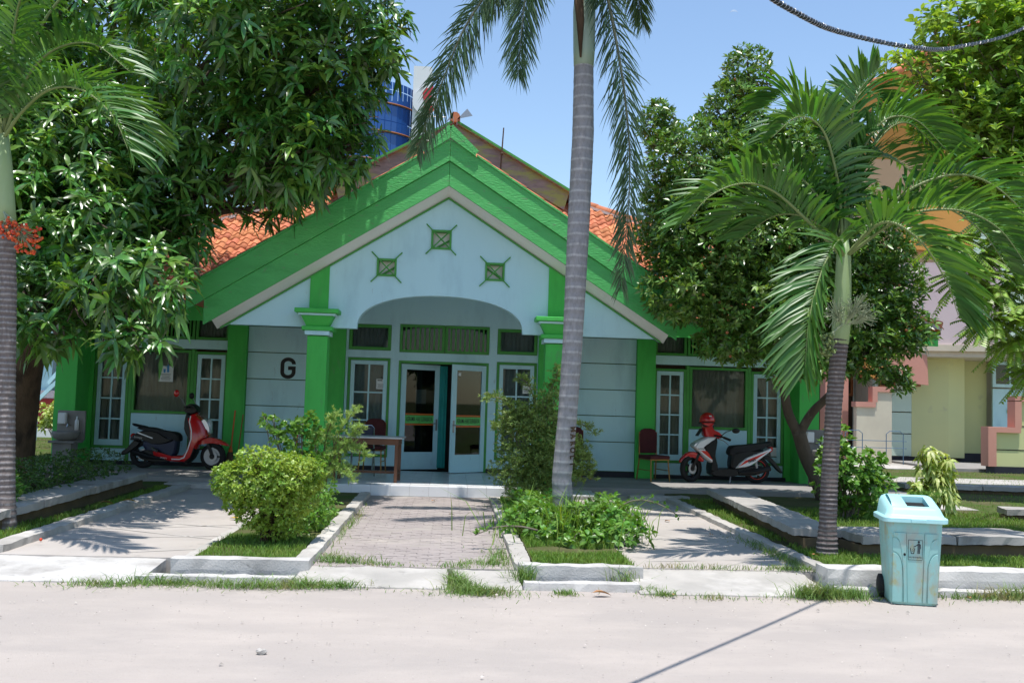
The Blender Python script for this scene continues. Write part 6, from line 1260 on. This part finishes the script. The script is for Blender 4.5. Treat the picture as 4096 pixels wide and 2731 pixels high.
tuft('green weed patch at the road edge below the path', [(.25,8.02,.13,.06),(.15,8.2,.06,.06),(.08,8.45,.03,.12),(.35,8.0,.1,.05)], .07, 420); tuft('weeds at the left foot of the bin', [(3.3,8.08,.16,.05),(3.45,8.12,.12,.06),(3.15,8.1,.08,.04)], .09, 420)
tuft('weeds along the kerb right of the bin', [(4.6,8.15,.15,.04),(4.95,8.17,.15,.04),(5.3,8.2,.2,.05)], .08, 220); tuft('scattered weeds in the paved path joints', [(-.95,8.95,.14,.05),(-.6,8.85,.12,.04),(.35,9.0,.14,.06),(.5,9.3,.07,.25),(.1,8.82,.1,.03),(-1.1,9.2,.06,.15),(.56,11.0,.05,1.2),(-1.15,11.5,.03,.8)], .05, 170, z=.075)
tuft('weeds in the crack along the right driveway kerb', [(3.42,9.6,.05,.35),(3.4,10.4,.05,.4),(3.3,9.0,.15,.05),(2.4,8.95,.35,.02)], .05, 260, z=.08); tuft('dry grass tufts on the road edge by the right apron', [(1.85,8.02,.06,.03),(2.25,7.98,.07,.03),(1.0,8.05,.05,.03),(1.75,8.2,.06,.04)], .06, 150); tuft('weeds growing out of the right drain', [(.68,8.45,.05,.06),(1.6,8.5,.07,.07)], .14, 160, z=.0)
lf = None
def dead(label, x, y, z, s, m_, rz, bend=.3):
    V, T = leaf_np(A_([[0,0,0.]]), A_([[1.,0,.15]]), A_([[0,0,1.]]), .14*s, .055*s, droop=bend, fold=.5); o = tri_obj('fallen_leaf', V, T, m_); o.location = (x, y, z); o.rotation_euler = (random.uniform(-.2,.2), 0, rz); tag(o, label, 'leaf', 'fallen leaves'); o['kind'] = 'thing'
for a in (('large tan dry leaf on the road below the palm bed',1.22,7.98,.03,1.25,m_dry,.2),('yellow fallen leaf on the left driveway, farther one',-2.75,12.2,.10,1.3,m_yel,.1),('yellow fallen leaf on the left driveway, nearer one',-2.62,11.7,.10,1.2,m_yel,-.2),('small brown leaf on the path near the porch step',-.25,14.2,.10,.7,m_dry,1.0),('reddish leaf on the lawn at the foot of the right palm',3.62,9.35,.17,.8,m_dry,.5),('rust-brown leaf beside the right foot of the bin',4.52,8.05,.03,.6,m_dry,1.3),('tan dry leaf on the road at far right by the kerb',5.35,8.12,.04,1.4,m_dry,-.5),
    ('orange leaf on the right driveway near its left edge',2.1,11.3,.10,.7,m_dry,.4),('brown leaf in the middle of the right driveway',2.9,12.4,.10,.8,m_dry,2.0),('brown curled leaf on the right driveway near the lawn kerb',3.1,11.2,.10,.7,m_dry,.9),('small orange leaf at the front corner of the right apron',1.9,7.95,.03,.55,m_dry,1.2),('yellow mango leaf lying on the shaded left grass strip',-4.18,12.6,.18,1.4,m_yel,.3),('pale leaf on the left grass strip near the planter wall',-4.36,12.3,.18,1.3,m_dry,.8),('dark leaf on the paved path',-.0,12.6,.1,.7,m_bark,.2)): dead(*a)
st_ = MB().ball((0,0,0), (.035,.025,.02), 8, 6); st_.v = [tuple(Vector(v)+mnoise.noise_vector(Vector(v)*40)*.01) for v in st_.v]; o = obj('stone', st_, m_conc); o.location = (-1.12,6.05,.015); tag(o, 'small grey stone lying alone on the road at lower left', 'stone')
o = obj('fallen_fruit', MB().ball((0,0,0), .016, 10, 8), m_fruitr, smooth=True); o.location = (-4.0,9.75,.1); tag(o, 'red palm fruit lying on the left apron beside the kerb', 'fruit')

# fine grit on the road
n = 1500; gx_ = RNG.uniform(-4.5, 6.0, n); gy_ = 8.15-RNG.uniform(0, 1, n)**1.7*3.2; gs = RNG.uniform(.002, .007, n)*np.where(RNG.uniform(0,1,n) < .05, 2.2, 1)
oc = A_([(1,0,0),(-.5,.87,0),(-.5,-.87,0),(0,0,.9)]); rz_ = RNG.uniform(0, 6.28, n); cz_, sz_ = np.cos(rz_), np.sin(rz_)
V = np.zeros((n,4,3)); V[:,:,0] = (oc[None,:,0]*cz_[:,None]-oc[None,:,1]*sz_[:,None])*gs[:,None]*1.4+gx_[:,None]; V[:,:,1] = (oc[None,:,0]*sz_[:,None]+oc[None,:,1]*cz_[:,None])*gs[:,None]+gy_[:,None]; V[:,:,2] = oc[None,:,2]*gs[:,None]+.008
T = (A_([(0,1,3),(1,2,3),(2,0,3)])[None]+(np.arange(n)*4)[:,None,None]).reshape(-1,3); go = tri_obj('road_grit', V.reshape(-1,3), T, m_grit, smooth=False); go['kind'] = 'stuff'; go['label'] = 'loose grit and crumbs scattered over the road'
